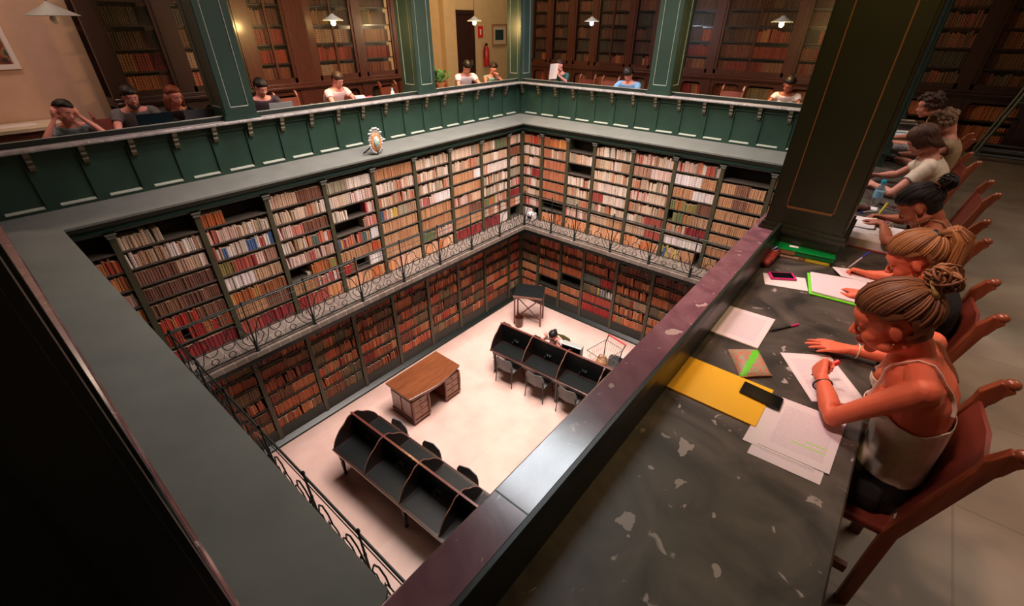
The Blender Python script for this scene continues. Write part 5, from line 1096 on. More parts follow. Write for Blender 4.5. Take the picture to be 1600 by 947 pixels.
    og = np.array([pel.x, pel.y, 0]); body.vertices.foreach_set('co', (co-og).astype(np.float32).ravel()); body.materials.clear(); body.materials.append(skin)
    bo = bpy.data.objects.new('body', body); link(bo, t); ORG[bo.name] = (pel.x, pel.y, 0)
    # which limb each vertex belongs to
    best = np.full(nv, 9.); pid = np.zeros(nv, int); par = np.zeros(nv)
    def seg(pts, rads, code):
        nonlocal best, pid, par
        n = len(pts)-1
        for i in range(n):
            a = np.array(pts[i]); d = np.array(pts[i+1])-a; q = np.clip(((co-a)@d)/(d@d), 0, 1); ds = np.linalg.norm(co-(a+q[:, None]*d), axis=1)-rads[i]
            m = ds < best; best[m] = ds[m]; pid[m] = code; par[m] = i+q[m]
    seg([pel-ez*.10, pel, mid, neck-ez*.02], [.12, .11, .10], 0); seg([neck, nb], [.05], 1); seg([head], [.08], 2) if False else seg([head, head+hu*.02], [.08], 2)
    seg([shL, elL, wrL, wrL+V(hL['d'] if hL else (0,0,0))*.12+ez*1e-4], [.045, .035, .02], 3); seg([shR, elR, wrR, wrR+V(hR['d'] if hR else (0,0,0))*.12+ez*1e-4], [.045, .035, .02], 4)
    for s, cde in ((-1, 5), (1, 6)):
        hp = pel+e2*(s*.085)-ez*.03; kn = hp+e1*.40+e2*(s*.02); kn.z = .5; seg([hp, kn, kn-e1*.03-ez*.42], [.08, .05], cde)
    sp = (co-np.array(pel))@np.array((neck-pel).normalized())/(neck-pel).length      # 0 pelvis .. 1 neck
    lat = (co-np.array(pel))@np.array(e2); latc = (co-np.array(neck))@np.array(sv); frt = ((co-np.array(mid))@np.array(fwd))
    hl_ = (co-np.array(head))@np.array(R3)/hs
    polys = [tuple(p.vertices) for p in body.polygons]
    def shell(name, mask, off, m, thick=.003, col=None, smooth=2):
        fs = [f for f in polys if all(mask[i] for i in f)]
        if not fs: return None
        idx = sorted({i for f in fs for i in f}); mp = {i: j for j, i in enumerate(idx)}; cnt = {}
        for f in fs:
            for a, b2 in zip(f, f[1:]+f[:1]): e = (min(a, b2), max(a, b2)); cnt[e] = cnt.get(e, 0)+1
        nbr = {}
        for (a, b2), c in cnt.items():
            if c == 1: nbr.setdefault(a, []).append(b2); nbr.setdefault(b2, []).append(a)
        offv = off(np.array(idx)) if callable(off) else off
        P = co[idx]+no[idx]*(np.asarray(offv)[:, None] if np.ndim(offv) else offv)
        for _ in range(8):
            Q = P.copy()
            for a, l in nbr.items(): 
                if len(l) == 2: Q[mp[a]] = P[mp[a]]*.5+(P[mp[l[0]]]+P[mp[l[1]]])*.25
            P = Q
        mm = bpy.data.meshes.new(name); mm.from_pydata([tuple(x) for x in P-og], [], [tuple(mp[i] for i in f) for f in fs]); mm.materials.append(m)
        mm.polygons.foreach_set('use_smooth', [True]*len(mm.polygons))
        if col is not None:
            ca = mm.color_attributes.new('Col', 'FLOAT_COLOR', 'POINT'); cv = col(np.array(idx)); ca.data.foreach_set('color', cv.astype(np.float32).ravel())
        ob = bpy.data.objects.new(name, mm); link(ob, t); ORG[ob.name] = (pel.x, pel.y, 0)
        s = ob.modifiers.new('thickness', 'SOLIDIFY'); s.thickness = thick; s.offset = 1
        return ob
    T = pid == 0; arm = (pid == 3) | (pid == 4)
    if shirt:
        kind, m, sl = shirt
        if kind == 'tee': mask = (T & (sp < .965)) | (arm & (par < sl)) | ((pid == 1) & (sp < .98)) | (((pid == 5) | (pid == 6)) & (sp > -.12) & (par < .12))
        elif kind == 'strap':
            edge = .70+.0*frt-np.clip(-frt, 0, .1)*1.1-np.clip(np.abs(latc)-.09, 0, .1)*2.2
            mask = ((T | arm) & (sp < edge) & (~arm | (par < .25)) & (np.abs(latc) < .20)) | (((pid == 5) | (pid == 6)) & (sp > -.12) & (par < .12))
        mask &= (sp > (.10 if kind == 'strap' else .0)) & (pid < 5)
        shell('top', mask, .007 if vox < .008 else .010, m, .003)
        if kind == 'strap':
            from mathutils.bvhtree import BVHTree
            bv = BVHTree.FromPolygons([V(x) for x in co], polys)
            for s in (-1, 1):
                q = MB(); pts = []
                for a in np.linspace(-.25, 1.25, 15):
                    a2 = a*PI; c = chest.lerp(neck, .45)+sv*(s*(.085-.02*(a-.5)*2*0)); c = c+fwd*(math.cos(a2)*.12)+(neck-mid).normalized()*(math.sin(a2)*.11-.01); loc, nn, _, _ = bv.find_nearest(c); pts.append(loc+nn*.005)
                q.tube(pts, .0045, 6, flat=(.6, 1.6)); part('strap', q, m, t)
    if legs: shell('trousers', ((pid == 5) | (pid == 6) | (T & (sp < (.14 if shirt and shirt[0] == 'strap' else .04)))) & (co[:, 2] > .10), .006 if vox < .008 else .009, mat('trouser_cloth', pants, .8), .003)
    # hair
    hc, hstyle = hair
    hx, hy, hz = hl_[:, 0], hl_[:, 1], hl_[:, 2]
    h0 = .060 if female else .040-np.clip(np.abs(hy)-.045, 0, .03)*1.6; line = np.where(hx > .03, h0+(hx-.03)*.25, h0-(.03-hx)*2.1); ear = (np.abs(hy) > .062) & (hx > -.040) & (hx < .03) & (hz < .040)
    low_ = {'short': -.055, 'bun': -.062, 'pony': -.062, 'long': -.09}.get(hstyle.split('_')[0], -.08)
    hm = ((pid == 2) | ((pid == 1) & (hz > -.07))) & (hz > np.maximum(line, low_)) & ~ear
    def hcol(ix):
        r = np.ones((len(ix), 4)); a = np.arctan2(hl_[ix, 1], hl_[ix, 2]+.02); n_ = .55+.45*np.sin(a*23+3*np.sin(a*7))*np.sin(a*61); f = .8+.35*n_; r[:, :3] = np.array(hc)[None]*f[:, None]; return r
    hmat = HAIR; edge_ = np.maximum(line, low_); shell('hair', hm, lambda ix: (.004+(.009+(0 if vox < .0095 else .006))*np.clip((hz[ix]-edge_[ix])/.03, 0, 1))*(1+.18*np.sin(hx[ix]*150)*np.sin(hy[ix]*170)), hmat, .002, hcol)
    def E2(d): d = V(d).normalized(); q = 1/math.sqrt((d.x/HR[0])**2+(d.y/HR[1])**2+(d.z/HR[2])**2); return HC+d*q
    strands = []
    def hline(ph): c = abs(ph)/PI; z = np.interp(c, [0, .22, .38, .50, .57, .64, .78, 1], [.50, .44, .38, .40, .12, -.25, -.50, -.60]); return V((math.cos(ph), math.sin(ph), z)).normalized()
    R_ = random.Random(5)
    if vox < .0095:
        N_ = 230 if vox < .006 else 150
        if 'bun' in hstyle or 'pony' in hstyle:
            kd = V((-.86, 0, .55)).normalized() if 'low' not in hstyle else V((-1, 0, .15)).normalized()
            for i in range(N_):
                ph = -PI+2*PI*(i+R_.random())/N_; s = hline(ph); o_ = R_.uniform(.94, 1.05); pts = []
                for q in np.linspace(0, 1, 9):
                    d = s.lerp(kd, q); 
                    if d.length < .2: d = d+V((0, 0, .4))
                    d = d.normalized(); p_ = E2(d); p_ = HC+(p_-HC)*(o_+.10*math.sin(PI*q)+.07*q*1.2); pts.append(Hd(*p_))
                strands.append((pts, [.0022, .0042, .0048, .0048, .0048, .0046, .0044, .004, .003], R_.uniform(.6, 1.45)))
            kp = HC+(E2(kd)-HC)*1.12
            if 'bun' in hstyle:
                bc = kp+kd*.038+V((0, 0, .012))
                for i in range(70):
                    a0 = R_.uniform(0, 2*PI); rr_ = R_.uniform(.018, .040); ax = V((R_.uniform(-1, 1), R_.uniform(-1, 1), R_.uniform(-1, 1))).normalized(); u1 = ax.orthogonal().normalized(); u2 = ax.cross(u1)
                    cc = bc+V((R_.uniform(-.016, .016), R_.uniform(-.022, .022), R_.uniform(-.016, .016))); pts = [Hd(*(cc+(u1*math.cos(a0+x)+u2*math.sin(a0+x))*rr_)) for x in np.linspace(0, R_.uniform(2.5, 5), 9)]
                    strands.append((pts, [.003]+[.0045]*7+[.002], R_.uniform(.8, 2.3)))
            if 'pony' in hstyle:
                p0 = Hd(*kp)
                for i in range(90):
                    j = V((R_.uniform(-1, 1), R_.uniform(-1, 1), R_.uniform(-1, 1)))*.036; L_ = R_.uniform(.26, .36); q1 = p0-e1*.045+ez*.028+j*.5; q2 = p0-e1*.085-ez*.01+j*.8; q3 = p0-e1*.090-ez*.10+j; q4 = q3-ez*(L_*.40)+e1*.012+j*.4; q5 = q4-ez*(L_*.32)+e1*.01-j*.4
                    strands.append(([p0+j*.2, q1, q2, q3, q4, q5], [.004, .006, .0065, .006, .005, .002], R_.uniform(.6, 1.6)))
        else:
            for i in range(N_):
                ph = -PI+2*PI*(i+R_.random())/N_; s = hline(ph); kd = V((-.15, 0, 1)); dn = .55 if 'long' in hstyle else .12; pts = []
                for q in np.linspace(0, 1, 8):
                    d = kd.lerp(s, q).normalized(); pts.append(HC+(E2(d)-HC)*(1.02+.06*math.sin(PI*q)+.02*R_.random()))
                if abs(ph) > .9 or 'fringe' in hstyle: last = pts[-1]; pts += [last+V((.0, last.y*.12, -.05))*dn*2, last+V((.0, last.y*.1, -.10))*dn*2]
                else: pts += [pts[-1]+V((.004, 0, -.01))]
                strands.append(([Hd(*p_) for p_ in pts], [.003]+[.0048]*(len(pts)-2)+[.0018], R_.uniform(.6, 1.4)))
    else:
        if 'bun' in hstyle: q = MB(); q.ell(Hd(-.118, 0, .045), (.036, .036, .036), 10, 8); part('hair_bun', q, mat('bun_hair', hc, .5), t, 2)
        if 'long' in hstyle:
            q = MB()
            for s in (-1, 1): q.tube([Hd(-.02, s*.075, .03), Hd(-.02, s*.092, -.05), Hd(-.02, s*.09, -.12)-ez*.02, Hd(-.03, s*.08, -.17)-ez*.04], [.03, .036, .034, .012], 10)
            q.tube([Hd(-.09, 0, .03), Hd(-.105, 0, -.06), Hd(-.10, 0, -.13)-ez*.03, Hd(-.10, 0, -.18)-ez*.05], [.06, .07, .065, .02], 12); part('long_hair', q, mat('loose_hair', hc, .5), t, 2)
        if 'curly' in hstyle:
            q = MB()
            for i in range(60): d = V((R_.uniform(-1, .45), R_.uniform(-1, 1), R_.uniform(-.5, 1))).normalized(); q.ell(Hd(*(HC+(E2(d)-HC)*1.12)), (.022, .022, .022), 8, 5)
            part('curly_hair', q, mat('curled_hair', hc, .6), t, 2)
    if strands:
        vs, fs, cs = [], [], []
        for pts, rad, tone in strands:
            q = MB(); q.tube(pts, rad, 5); o_ = len(vs); vs += [tuple(V(p_)-V(tuple(og))) for p_ in q.v]; fs += [tuple(i+o_ for i in f) for f in q.f]; cs += [(hc[0]*tone, hc[1]*tone*(.92+.1*tone), hc[2]*tone, 1)]*len(q.v)
        mm = bpy.data.meshes.new('hair_strands'); mm.from_pydata(vs, [], fs); mm.materials.append(HAIR); mm.polygons.foreach_set('use_smooth', [True]*len(fs))
        ca = mm.color_attributes.new('Col', 'FLOAT_COLOR', 'POINT'); ca.data.foreach_set('color', np.array(cs, dtype=np.float32).ravel()); ob = bpy.data.objects.new('hair_strands', mm); link(ob, t); ob['kind'] = 'stuff'
    # face details
    if vox < .013:
        bm_ = mat('brow_hair', tuple(c*.45 for c in hc), .7)
        for s in (-1, 1): q = MB(); q.tube([Hd(.087, .040*s, .022), Hd(.0925, .028*s, .027), Hd(.0925, .014*s, .023)], [.0015, .003, .0022], 6); part('eyebrow', q, bm_, t)
        q = MB()
        for s in (-1, 1): q.tube([Hd(.0815, s*.042, -.002), Hd(.0900, s*.030, -.005), Hd(.0885, s*.018, -.003)], [.001, .0022, .001], 6)
        part('eyelashes', q, 'black', t)
        for s in (-1, 1): q = MB(); q.ell(Hd(.0835, s*.030, -.003), (.0075*hs, .010*hs, .0065*hs), 10, 8, R3); part('eye', q, mat('eye_white', (.55, .45, .42), .3), t, 2)
        q = MB(); q.tube([Hd(.094, -.021, -.058), Hd(.1015, -.008, -.055), Hd(.1025, 0, -.057), Hd(.1015, .008, -.055), Hd(.094, .021, -.058)], [.001, .0042, .0042, .0042, .001], 8); q.tube([Hd(.093, -.019, -.061), Hd(.0995, 0, -.065), Hd(.093, .019, -.061)], [.001, .005, .001], 8)
        part('lips', q, mat('lip_colour', tuple(min(1, a*b) for a, b in zip(tuple(skin.node_tree.nodes['Principled BSDF'].inputs['Base Color'].default_value)[:3], (.8, .55, .6))), .4), t)
    else:
        q = MB()
        for s in (-1, 1): q.ell(Hd(.084, s*.030, .002), (.008, .012, .005), 8, 5, R3); q.tube([Hd(.088, s*.042, .024), Hd(.094, s*.014, .026)], .004, 5)
        part('eyes_and_brows', q, 'black', t)
    if beard:
        q = MB(); q.tube([Hd(.02, -.058, -.05), Hd(.06, -.045, -.09), Hd(.088, 0, -.105), Hd(.06, .045, -.09), Hd(.02, .058, -.05)], [.008, .018, .02, .018, .008], 8); part('beard', q, mat('beard_hair', beard, .8), t)
    if gl:
        q = MB()
        for s in (-1, 1): q.tube([Hd(.105, s*.032+.020*math.cos(a), .0+.016*math.sin(a)) for a in np.linspace(0, 2*PI, 13)[:-1]], .0018, 5, True); q.tube([Hd(.103, s*.052, .004), Hd(.0, s*.084, .010)], .002, 5)
        q.tube([Hd(.106, -.012, .004), Hd(.106, .012, .004)], .0018, 5); part('glasses', q, 'black', t)
    return t, Hd, R3
HAIR = attr_mat('hair', .48, False, spec=.25)
def skinm(name, c): return mat(name, c, .48, spec=.35, sub=.12)
SK1 = skinm('warm_skin', (.74, .165, .085)); SK2 = skinm('pale_skin', (.62, .27, .20)); SK3 = skinm('tan_skin', (.40, .13, .075)); SK4 = skinm('pink_skin', (.66, .28, .22))
def cloth(n, c, r=.8): return mat(n, c, r, var=.08, vscale=30, bump=.12, bscale=35)

# front woman: white camisole, bun with scrunchie, red highlighter in her left hand
WL = V((.078, 1.755, .838))
t, Hd, R3 = person('woman in white camisole with brown bun, marking a page in red, nearest the camera', (.375, 1.78, .53), PI, (.285, 1.745, 1.060), (.182, 1.72, 1.160), (.50, .12),
  (.315, 1.575, 1.035), (.325, 1.905, 1.03), (.150, 1.575, .815), (.335, 2.12, .83), WL, (.135, 2.085, .80),
  dict(d=(-.25, .95, .12), up=(-.85, -.15, .35), side=-1, curls=(1.15, 1.3, .9), thumb=.75, idx=(.75, 1.1, .6), sc=.95), dict(d=(-.93, -.35, -.03), up=(.0, -.0, 1), side=1, curls=(.06, .10, .08), spread=.12, thumb=.0, sc=.98),
  SK1, ((.16, .064, .030), 'bun'), ('strap', cloth('camisole_satin', (.84, .74, .62), .45), 0), vox=.0042, sw=.17, sc=.95)
q = MB(); q.tube([Hd(*(HC+V((-.100, .040*math.cos(a), .066+.040*math.sin(a)*.8)))) for a in np.linspace(0, 2*PI, 15)[:-1]], .009, 7, True); part('scrunchie', q, mat('patterned_scrunchie', (.42, .30, .10), .6, var=.7, vscale=60), t, 2)
q = MB(); q.ell(Hd(.008, .084, -.040), (.003,)*3, 8, 6); q.ell(Hd(.012, .082, -.050), (.003,)*3, 8, 6); part('earring', q, mat('gold', (.8, .5, .15), .25, metal=1), t)
for wv, dd, m_ in ((WL+V((.012, -.030, -.012)), V((-.45, .88, .15)), 'dark_metal'), (V((.165, 2.090, .803)), V((-.9, -.2, 0)), 'card')):
    u1 = dd.normalized().orthogonal().normalized(); u2 = dd.normalized().cross(u1); q = MB(); q.tube([wv+(u1*math.cos(a)+u2*math.sin(a))*.031 for a in np.linspace(0, 2*PI, 17)[:-1]], .0028, 6, True); part('bracelet', q, m_, t)
pen('highlighter', W_(1268, 586, .80), V(W_(1311, 565, .858)), .0095, 'red', 'red highlighter held in the front woman\'s left hand', 'red', .2)

# second woman: highlighted brown ponytail, black top
t, Hd, R3 = person('woman in black with highlighted brown ponytail, writing with a blue pen, second from the camera', (.375, 2.70, .53), PI, (.335, 2.66, .965), (.245, 2.645, 1.045), (.62, .05),
  (.345, 2.50, .93), (.345, 2.84, .93), (.16, 2.44, .815), (.245, 2.96, .815), (.135, 2.64, .80), (.115, 2.955, .80),
  dict(d=(-.6, .75, -.05), up=(0, 0, 1), side=-1, curls=(.2, .2, .1), thumb=.1), dict(d=(-.98, .1, .0), up=(0, .45, .9), side=1, curls=(.9, 1.1, .6), thumb=.7, idx=(.6, .8, .4)),
  SK1, ((.25, .105, .042), 'pony'), ('tee', cloth('black_top', (.006, .006, .007)), .35), vox=.0055, sc=.92)
q = MB(); kd = V((-.86, 0, .55)).normalized(); kp = HC+kd*.112; u1 = kd.orthogonal().normalized(); u2 = kd.cross(u1); q.tube([Hd(*(kp+(u1*math.cos(a)+u2*math.sin(a))*.020)) for a in np.linspace(0, 2*PI, 13)[:-1]], .010, 7, True); part('hair_tie', q, 'black', t, 2)
q = MB(); q.ell(Hd(.008, .085, -.040), (.004,)*3, 8, 6); q.ell(Hd(.0, .084, -.052), (.004,)*3, 8, 6); part('earring', q, mat('gold_stud', (.8, .5, .15), .25, metal=1), t)
pen('ball_pen', W_(1323, 420.5, .763), W_(1358.8, 393.5, .90), .0048, 'white', 'white pen with a blue end held by the second woman', 'blue', .3)
# third woman: black hair in a bun, strap top
t, Hd, R3 = person('dark haired woman in beige strap top with hair clip, writing with a yellow highlighter', (.37, 3.62, .53), PI, (.335, 3.62, .965), (.230, 3.60, 1.035), (.80, -.05),
  (.345, 3.45, .93), (.345, 3.80, .93), (.15, 3.42, .845), (.23, 4.02, .82), (.105, 3.72, .855), (.10, 4.0, .815),
  dict(d=(-.75, .6, -.05), up=(0, 0, 1), side=-1, curls=(.2, .2, .2), thumb=.1), dict(d=(-.9, -.25, .05), up=(0, .45, .9), side=1, curls=(.9, 1.0, .6), thumb=.7, idx=(.6, .8, .4)),
  SK3, ((.016, .012, .012), 'bun_low'), ('strap', cloth('beige_top', (.28, .20, .12)), 0), vox=.0065, sc=.92)
q = MB(); 
for i in range(6): q.tube([Hd(-.118, -.03+.012*i, .052), Hd(-.135, -.03+.012*i, .075), Hd(-.125, -.03+.012*i, .098)], .004, 5)
part('hair_clip', q, mat('amber_clip', (.35, .09, .03), .3), t)
for i, (m_, dx) in enumerate((('pink', .0), ('metal', .012), ('card', .026))):
    c = V((.115+dx, 3.70-dx, .857)); q = MB(); q.tube([c+V((.012*math.cos(a), .022*math.cos(a), .030*math.sin(a))) for a in np.linspace(0, 2*PI, 15)[:-1]], .003, 6, True); part('bracelet', q, m_, t)
q = MB(); q.tube([Hd(.02, .07, -.02), Hd(.05, .05, -.13), Hd(.03, .03, -.18)], .002, 5); part('lanyard', q, 'card', t); q = MB(); c = Hd(.08, .02, -.15); q.obox(c, (.035, .006, .02), (0, .012, 0), (-.003, 0, .006)); part('badge', q, 'paper', t)
pen('highlighter', W_(1370, 339, .77), W_(1387, 317, .87), .0065, 'yellow_pl', 'yellow highlighter held by the third woman', 'yellow_pl', .35)
# fourth: cream tee shirt, brown hair over face, phone in hands
t, Hd, R3 = person('woman in cream tee shirt, brown hair falling forward, holding a phone at the right desk', (.33, 5.12, .53), PI, (.235, 5.08, 1.06), (.145, 5.05, 1.175), (.75, .10),
  (.25, 4.91, 1.00), (.25, 5.24, 1.00), (.09, 4.74, .80), (.08, 5.30, .83), (-.04, 4.93, .80), (-.03, 5.22, .82),
  dict(d=(-.75, .6, .05), up=(-.3, -.4, .8), side=-1, curls=(.7, .7, .4), thumb=.4), dict(d=(-.9, -.4, .05), up=(-.2, .3, .9), side=1, curls=(.7, .7, .4), thumb=.4),
  SK2, ((.085, .040, .025), 'long_fringe'), ('tee', cloth('cream_tee', (.66, .54, .42)), .55), vox=.008, sc=.95, hs=.93)
phone('smartphone', [V((-.13, 5.12, 0)), V((-.05, 5.12, 0)), V((-.05, 5.0, 0)), V((-.13, 5.0, 0))], .775, 'white', 'white phone in the hands of the woman in the cream tee', .01, .1)
# fifth, sixth
person('woman in beige vest with messy fair hair, leaning over her notes, fifth from the camera', (.37, 6.30, .53), PI, (.36, 6.28, 1.04), (.27, 6.26, 1.155), (.7, .1),
  (.37, 6.11, .98), (.37, 6.44, .98), (.18, 6.0, .80), (.20, 6.5, .80), (.03, 6.15, .80), (.04, 6.40, .80),
  dict(d=(-.8, .5, 0), up=(0, 0, 1), side=-1), dict(d=(-.9, -.4, 0), up=(0, 0, 1), side=1), SK2, ((.22, .12, .065), 'bun_curly'), ('tee', cloth('beige_vest', (.36, .24, .14)), .1), vox=.010, sc=.93, hs=.88)
person('curly dark haired woman in cream strap top writing farthest along the right desk', (.36, 7.12, .53), PI, (.22, 7.10, 1.10), (.125, 7.08, 1.205), (.35, .05),
  (.24, 6.93, 1.02), (.24, 7.27, 1.02), (.12, 6.80, .83), (.12, 7.42, .83), (-.09, 6.98, .81), (-.06, 7.30, .81),
  dict(d=(-.95, .1, .05), up=(0, 0, 1), side=-1, curls=(.8, .9, .5)), dict(d=(-.9, -.3, 0), up=(0, 0, 1), side=1), SK2, ((.045, .022, .016), 'short_curly'), ('strap', cloth('cream_strap_top', (.60, .45, .33)), 0), vox=.010, sc=.93)
pen('ball_pen', (-.12, 6.99, .785), (-.155, 7.02, .90), .005, 'brownbk', 'pencil held upright by the farthest woman')

def mapper(x, y, fa):
    e1 = V((math.cos(fa), math.sin(fa), 0)); e2 = V((-e1.y, e1.x, 0)); return lambda a, b, c: V((x, y, 0))+e1*a+e2*b+V((0, 0, c))
def reader(label, x, y, fa, hz, skin, hair, shirt, pose='write', female=True, pitch=.6, yaw=0., lean=.12, **kw):
    """x, y of the head; shoulders and hands follow"""
    L = mapper(x, y, fa); w = .17 if female else .195; d1 = V((math.cos(fa), math.sin(fa), 0)); lt = V((-d1.y, d1.x, 0))
    nz = hz-.13; nk = L(-.075, 0, nz); sh = (L(-.085, w, nz-.055), L(-.085, -w, nz-.055)); dn = dict(d=d1*.8-lt*.5, up=(0, 0, 1), side=-1, curls=(.4, .5, .3)); dm = dict(d=d1*.8+lt*.5, up=(0, 0, 1), side=1, curls=(.5, .6, .4))
    el = (L(.08, w+.08, .80), L(.08, -w-.08, .80)); wr = (L(.22, .07, .80), L(.22, -.07, .80))
    if pose == 'headhand': # both hands at the head
        el = (L(.13, w+.12, .80), L(.10, -w-.12, .80)); wr = (L(.035, .105, hz-.05), L(.02, -.115, hz-.06)); dn = dict(d=V((0, 0, 1))-d1*.3, up=lt, side=-1, curls=(.3, .4, .3)); dm = dict(d=V((0, 0, 1))-d1*.3, up=-lt, side=1, curls=(.3, .4, .3))
    if pose == 'hold': el = (L(.02, w+.04, .86), L(.02, -w-.04, .86)); wr = (L(.17, .11, .98), L(.17, -.11, .92)); dn = dict(d=(d1*.4+V((0, 0, 1))), up=lt, side=1, curls=(.6, .6, .4)); dm = dict(d=(d1*.5+V((0, 0, .7))), up=-lt, side=-1, curls=(.6, .6, .4))
    if pose == 'chin': el = (L(.13, w+.02, .80), L(.08, -w-.08, .80)); wr = (L(.10, .05, hz-.16), L(.24, -.05, .80)); dn = dict(d=V((0, 0, 1))-d1*.1, up=lt, side=-1, curls=(1.2, 1.2, .6))
    return person(label, L(-.22-lean*.3, 0, .52), fa, nk, L(0, 0, hz), (pitch, yaw), sh[0], sh[1], el[0], el[1], wr[0], wr[1], dn, dm, skin, hair, shirt, vox=kw.pop('vox', .0125), female=female, sw=w, sc=1.0 if not female else .93, **kw)
BLK = (.010, .007, .006); BRN = (.030, .016, .010)
reader('girl in grey top holding her head in both hands, leftmost in the left gallery', -7.48, .98, -.15, 1.085, SK4, (BLK, 'short'), ('tee', cloth('grey_print_top', (.20, .26, .28)), .5), 'headhand', pitch=.35, yaw=.5, tilt=-.35)
reader('bearded man in dark grey tee shirt and glasses behind the blue-black laptop', -7.55, 1.66, 0, 1.17, SK4, (BLK, 'short'), ('tee', cloth('dark_grey_tee', (.10, .09, .085)), .5), 'write', False, pitch=.25, gl=True, beard=(.03, .02, .015))
reader('red haired woman in black top behind the grey laptop', -7.55, 2.13, 0, 1.13, SK4, ((.16, .035, .015), 'long'), ('tee', cloth('black_blouse', (.015, .014, .014)), .3), 'write', pitch=.3, yaw=.2)
reader('man in dark jacket looking down behind the silver laptop, right of the first column', -7.55, 3.27, 0, 1.14, SK4, (BLK, 'short'), ('tee', cloth('dark_plum_jacket', (.035, .02, .028)), 1.9), 'write', False, pitch=.5)
t_, Hd, R3 = reader('man in pale pink tee shirt reading a dark red book, left gallery', -7.60, 4.58, .25, 1.14, SK4, (BRN, 'short'), ('tee', cloth('pale_pink_tee', (.72, .50, .50)), .5), 'write', False, pitch=.5, yaw=-.25, gl=True)
t = thing('open_book', 'dark red book held open by the man in pale pink', 'book', (-7.28, 4.85, .80)); k = MB(); k.obox((-7.29, 4.78, .845), (.02, .09, 0), (-.075, .0, .05), (.004, 0, .006)); k.obox((-7.27, 4.95, .835), (-.02, .08, 0), (-.075, 0, .04), (.004, 0, .006)); part('cover', k, mat('crimson_cover', (.25, .01, .05), .5), t, False)
k = MB(); k.obox((-7.295, 4.78, .856), (.018, .08, 0), (-.068, .0, .045), (.003, 0, .005)); part('pages', k, 'paper', t, False)
reader('young man in white tee shirt bent over his notes in front of the dark door', -7.60, 7.66, -.25, 1.155, SK4, (BLK, 'short'), ('tee', cloth('white_tee', (.78, .72, .76)), .5), 'write', False, pitch=.7, yaw=-.2)
reader('girl in mint green strap top reading with bun, right of the young man in white', -7.55, 8.45, -.3, 1.08, SK4, (BRN, 'bun'), ('tee', cloth('mint_top', (.35, .68, .55)), .05), 'chin', pitch=.6, yaw=-.25)
reader('reader in dark green top hidden behind a raised white paper, far gallery', -6.35, 9.28, -PI/2, 1.15, SK4, (BRN, 'short'), ('tee', cloth('dark_green_top', (.02, .10, .08)), .9), 'hold', pitch=.2)
k = MB(); k.obox((0, 0, 0), (.105, 0, .012), (0, .022, .148), (0, .001, 0)); solo('raised_paper', k, 'paper', 'white sheet held up before the face of the far gallery reader', 'paper', (-6.34, 9.06, 1.06))
reader('man in blue shirt writing with head bowed, left of the middle far column', -4.62, 9.20, -PI/2, 1.09, SK4, (BLK, 'short'), ('tee', cloth('blue_shirt', (.16, .33, .58)), .75), 'write', False, pitch=.75, yaw=.2)
reader('dark haired woman in white tee leaning forward at the far gallery beside the olive column', -1.72, 9.25, -PI/2, 1.11, SK3, (BLK, 'bun'), ('tee', cloth('white_top', (.78, .66, .62)), .45), 'write', pitch=.7, yaw=.3)
# woman on the lower floor at the far study desk
Zf = FZ
def low(p): return V((p[0], p[1], p[2]+Zf))
dn = dict(d=(.2, -.3, .9), up=(-1, 0, 0), side=-1, curls=(.4, .5, .3)); dm = dict(d=(-.2, -.3, .9), up=(1, 0, 0), side=1, curls=(.4, .5, .3))
t_, Hd, R3 = person('woman in pale top holding her head in both hands at the far study desk', low((-3.93, 6.30, .42)), -PI/2, low((-3.93, 6.10, .82)), low((-3.93, 6.02, .92)), (.6, 0), low((-3.77, 6.12, .77)), low((-4.09, 6.12, .77)),
  low((-3.62, 5.98, .64)), low((-4.26, 5.96, .64)), low((-3.84, 5.97, .85)), low((-4.03, 5.97, .86)), dn, dm, SK4, (BLK, 'bun'), ('tee', cloth('pale_top', (.66, .50, .46)), .3), vox=.012, legs=False, sc=.85, hs=.9)

# laptops, screens and small things on the gallery desks
def laptop(label, x, y, rz, w, h, m, logo=True):
    t = thing('laptop', label, 'laptop', (x, y, DZ+.001), rz)     # screen back faces +x
    k = MB().box(-.24, 0, -w/2, w/2, 0, .014); part('keyboard_base', k, m, t, False, local=True); k = MB(); k.obox((.045, 0, h/2*.97+.008), (.004, 0, .0), (0, w/2, 0), (.028, 0, h/2)); part('screen_lid', k, m, t, False, local=True, bevel=.002)
    if logo: k = MB(); k.obox((.0535, 0, h/2), (.0006, 0, 0), (0, .018, 0), (.003, 0, .018)); part('lid_badge', k, 'dark_metal' if m != 'laptop_silver' else 'paper', t, False, local=True)
laptop('dark blue-black laptop with reflecting lid on the left gallery desk', -7.22, 1.74, -.1, .37, .25, 'laptop_dark'); laptop('dark grey laptop in front of the red haired woman', -7.20, 2.24, -.1, .36, .24, 'laptop_grey'); laptop('silver laptop right of the first left column', -7.12, 3.28, -.1, .33, .22, 'laptop_silver')
t = thing('grey_bag', 'crumpled grey and white bag on the desk right of the silver laptop', 'bag', (-7.2, 3.85, DZ)); k = MB()
for i in range(6): k.ell((-7.2+rnd.uniform(-.06, .06), 3.72+.06*i, DZ+.05), (.08, .07, rnd.uniform(.05, .08)), 10, 7)
part('bag_body', k, 'bag_grey', t, 2)
c = V((-7.2, 5.62, DZ)); t = thing('white_bottle', 'white bottle on the left gallery desk before the second column', 'bottle', (-7.25, 5.40, DZ)); k = MB(); k.lathe([(0, 0), (.034, 0), (.036, .10), (.03, .15), (.014, .17), (.014, .20), (0, .20)], (-7.25, 5.40, DZ+.001), 14); part('bottle_body', k, 'white', t)
k = MB(); k.lathe([(0, .19), (.016, .19), (.016, .215), (0, .215)], (-7.25, 5.40, DZ+.001), 12); part('cap', k, 'bluelabel', t)
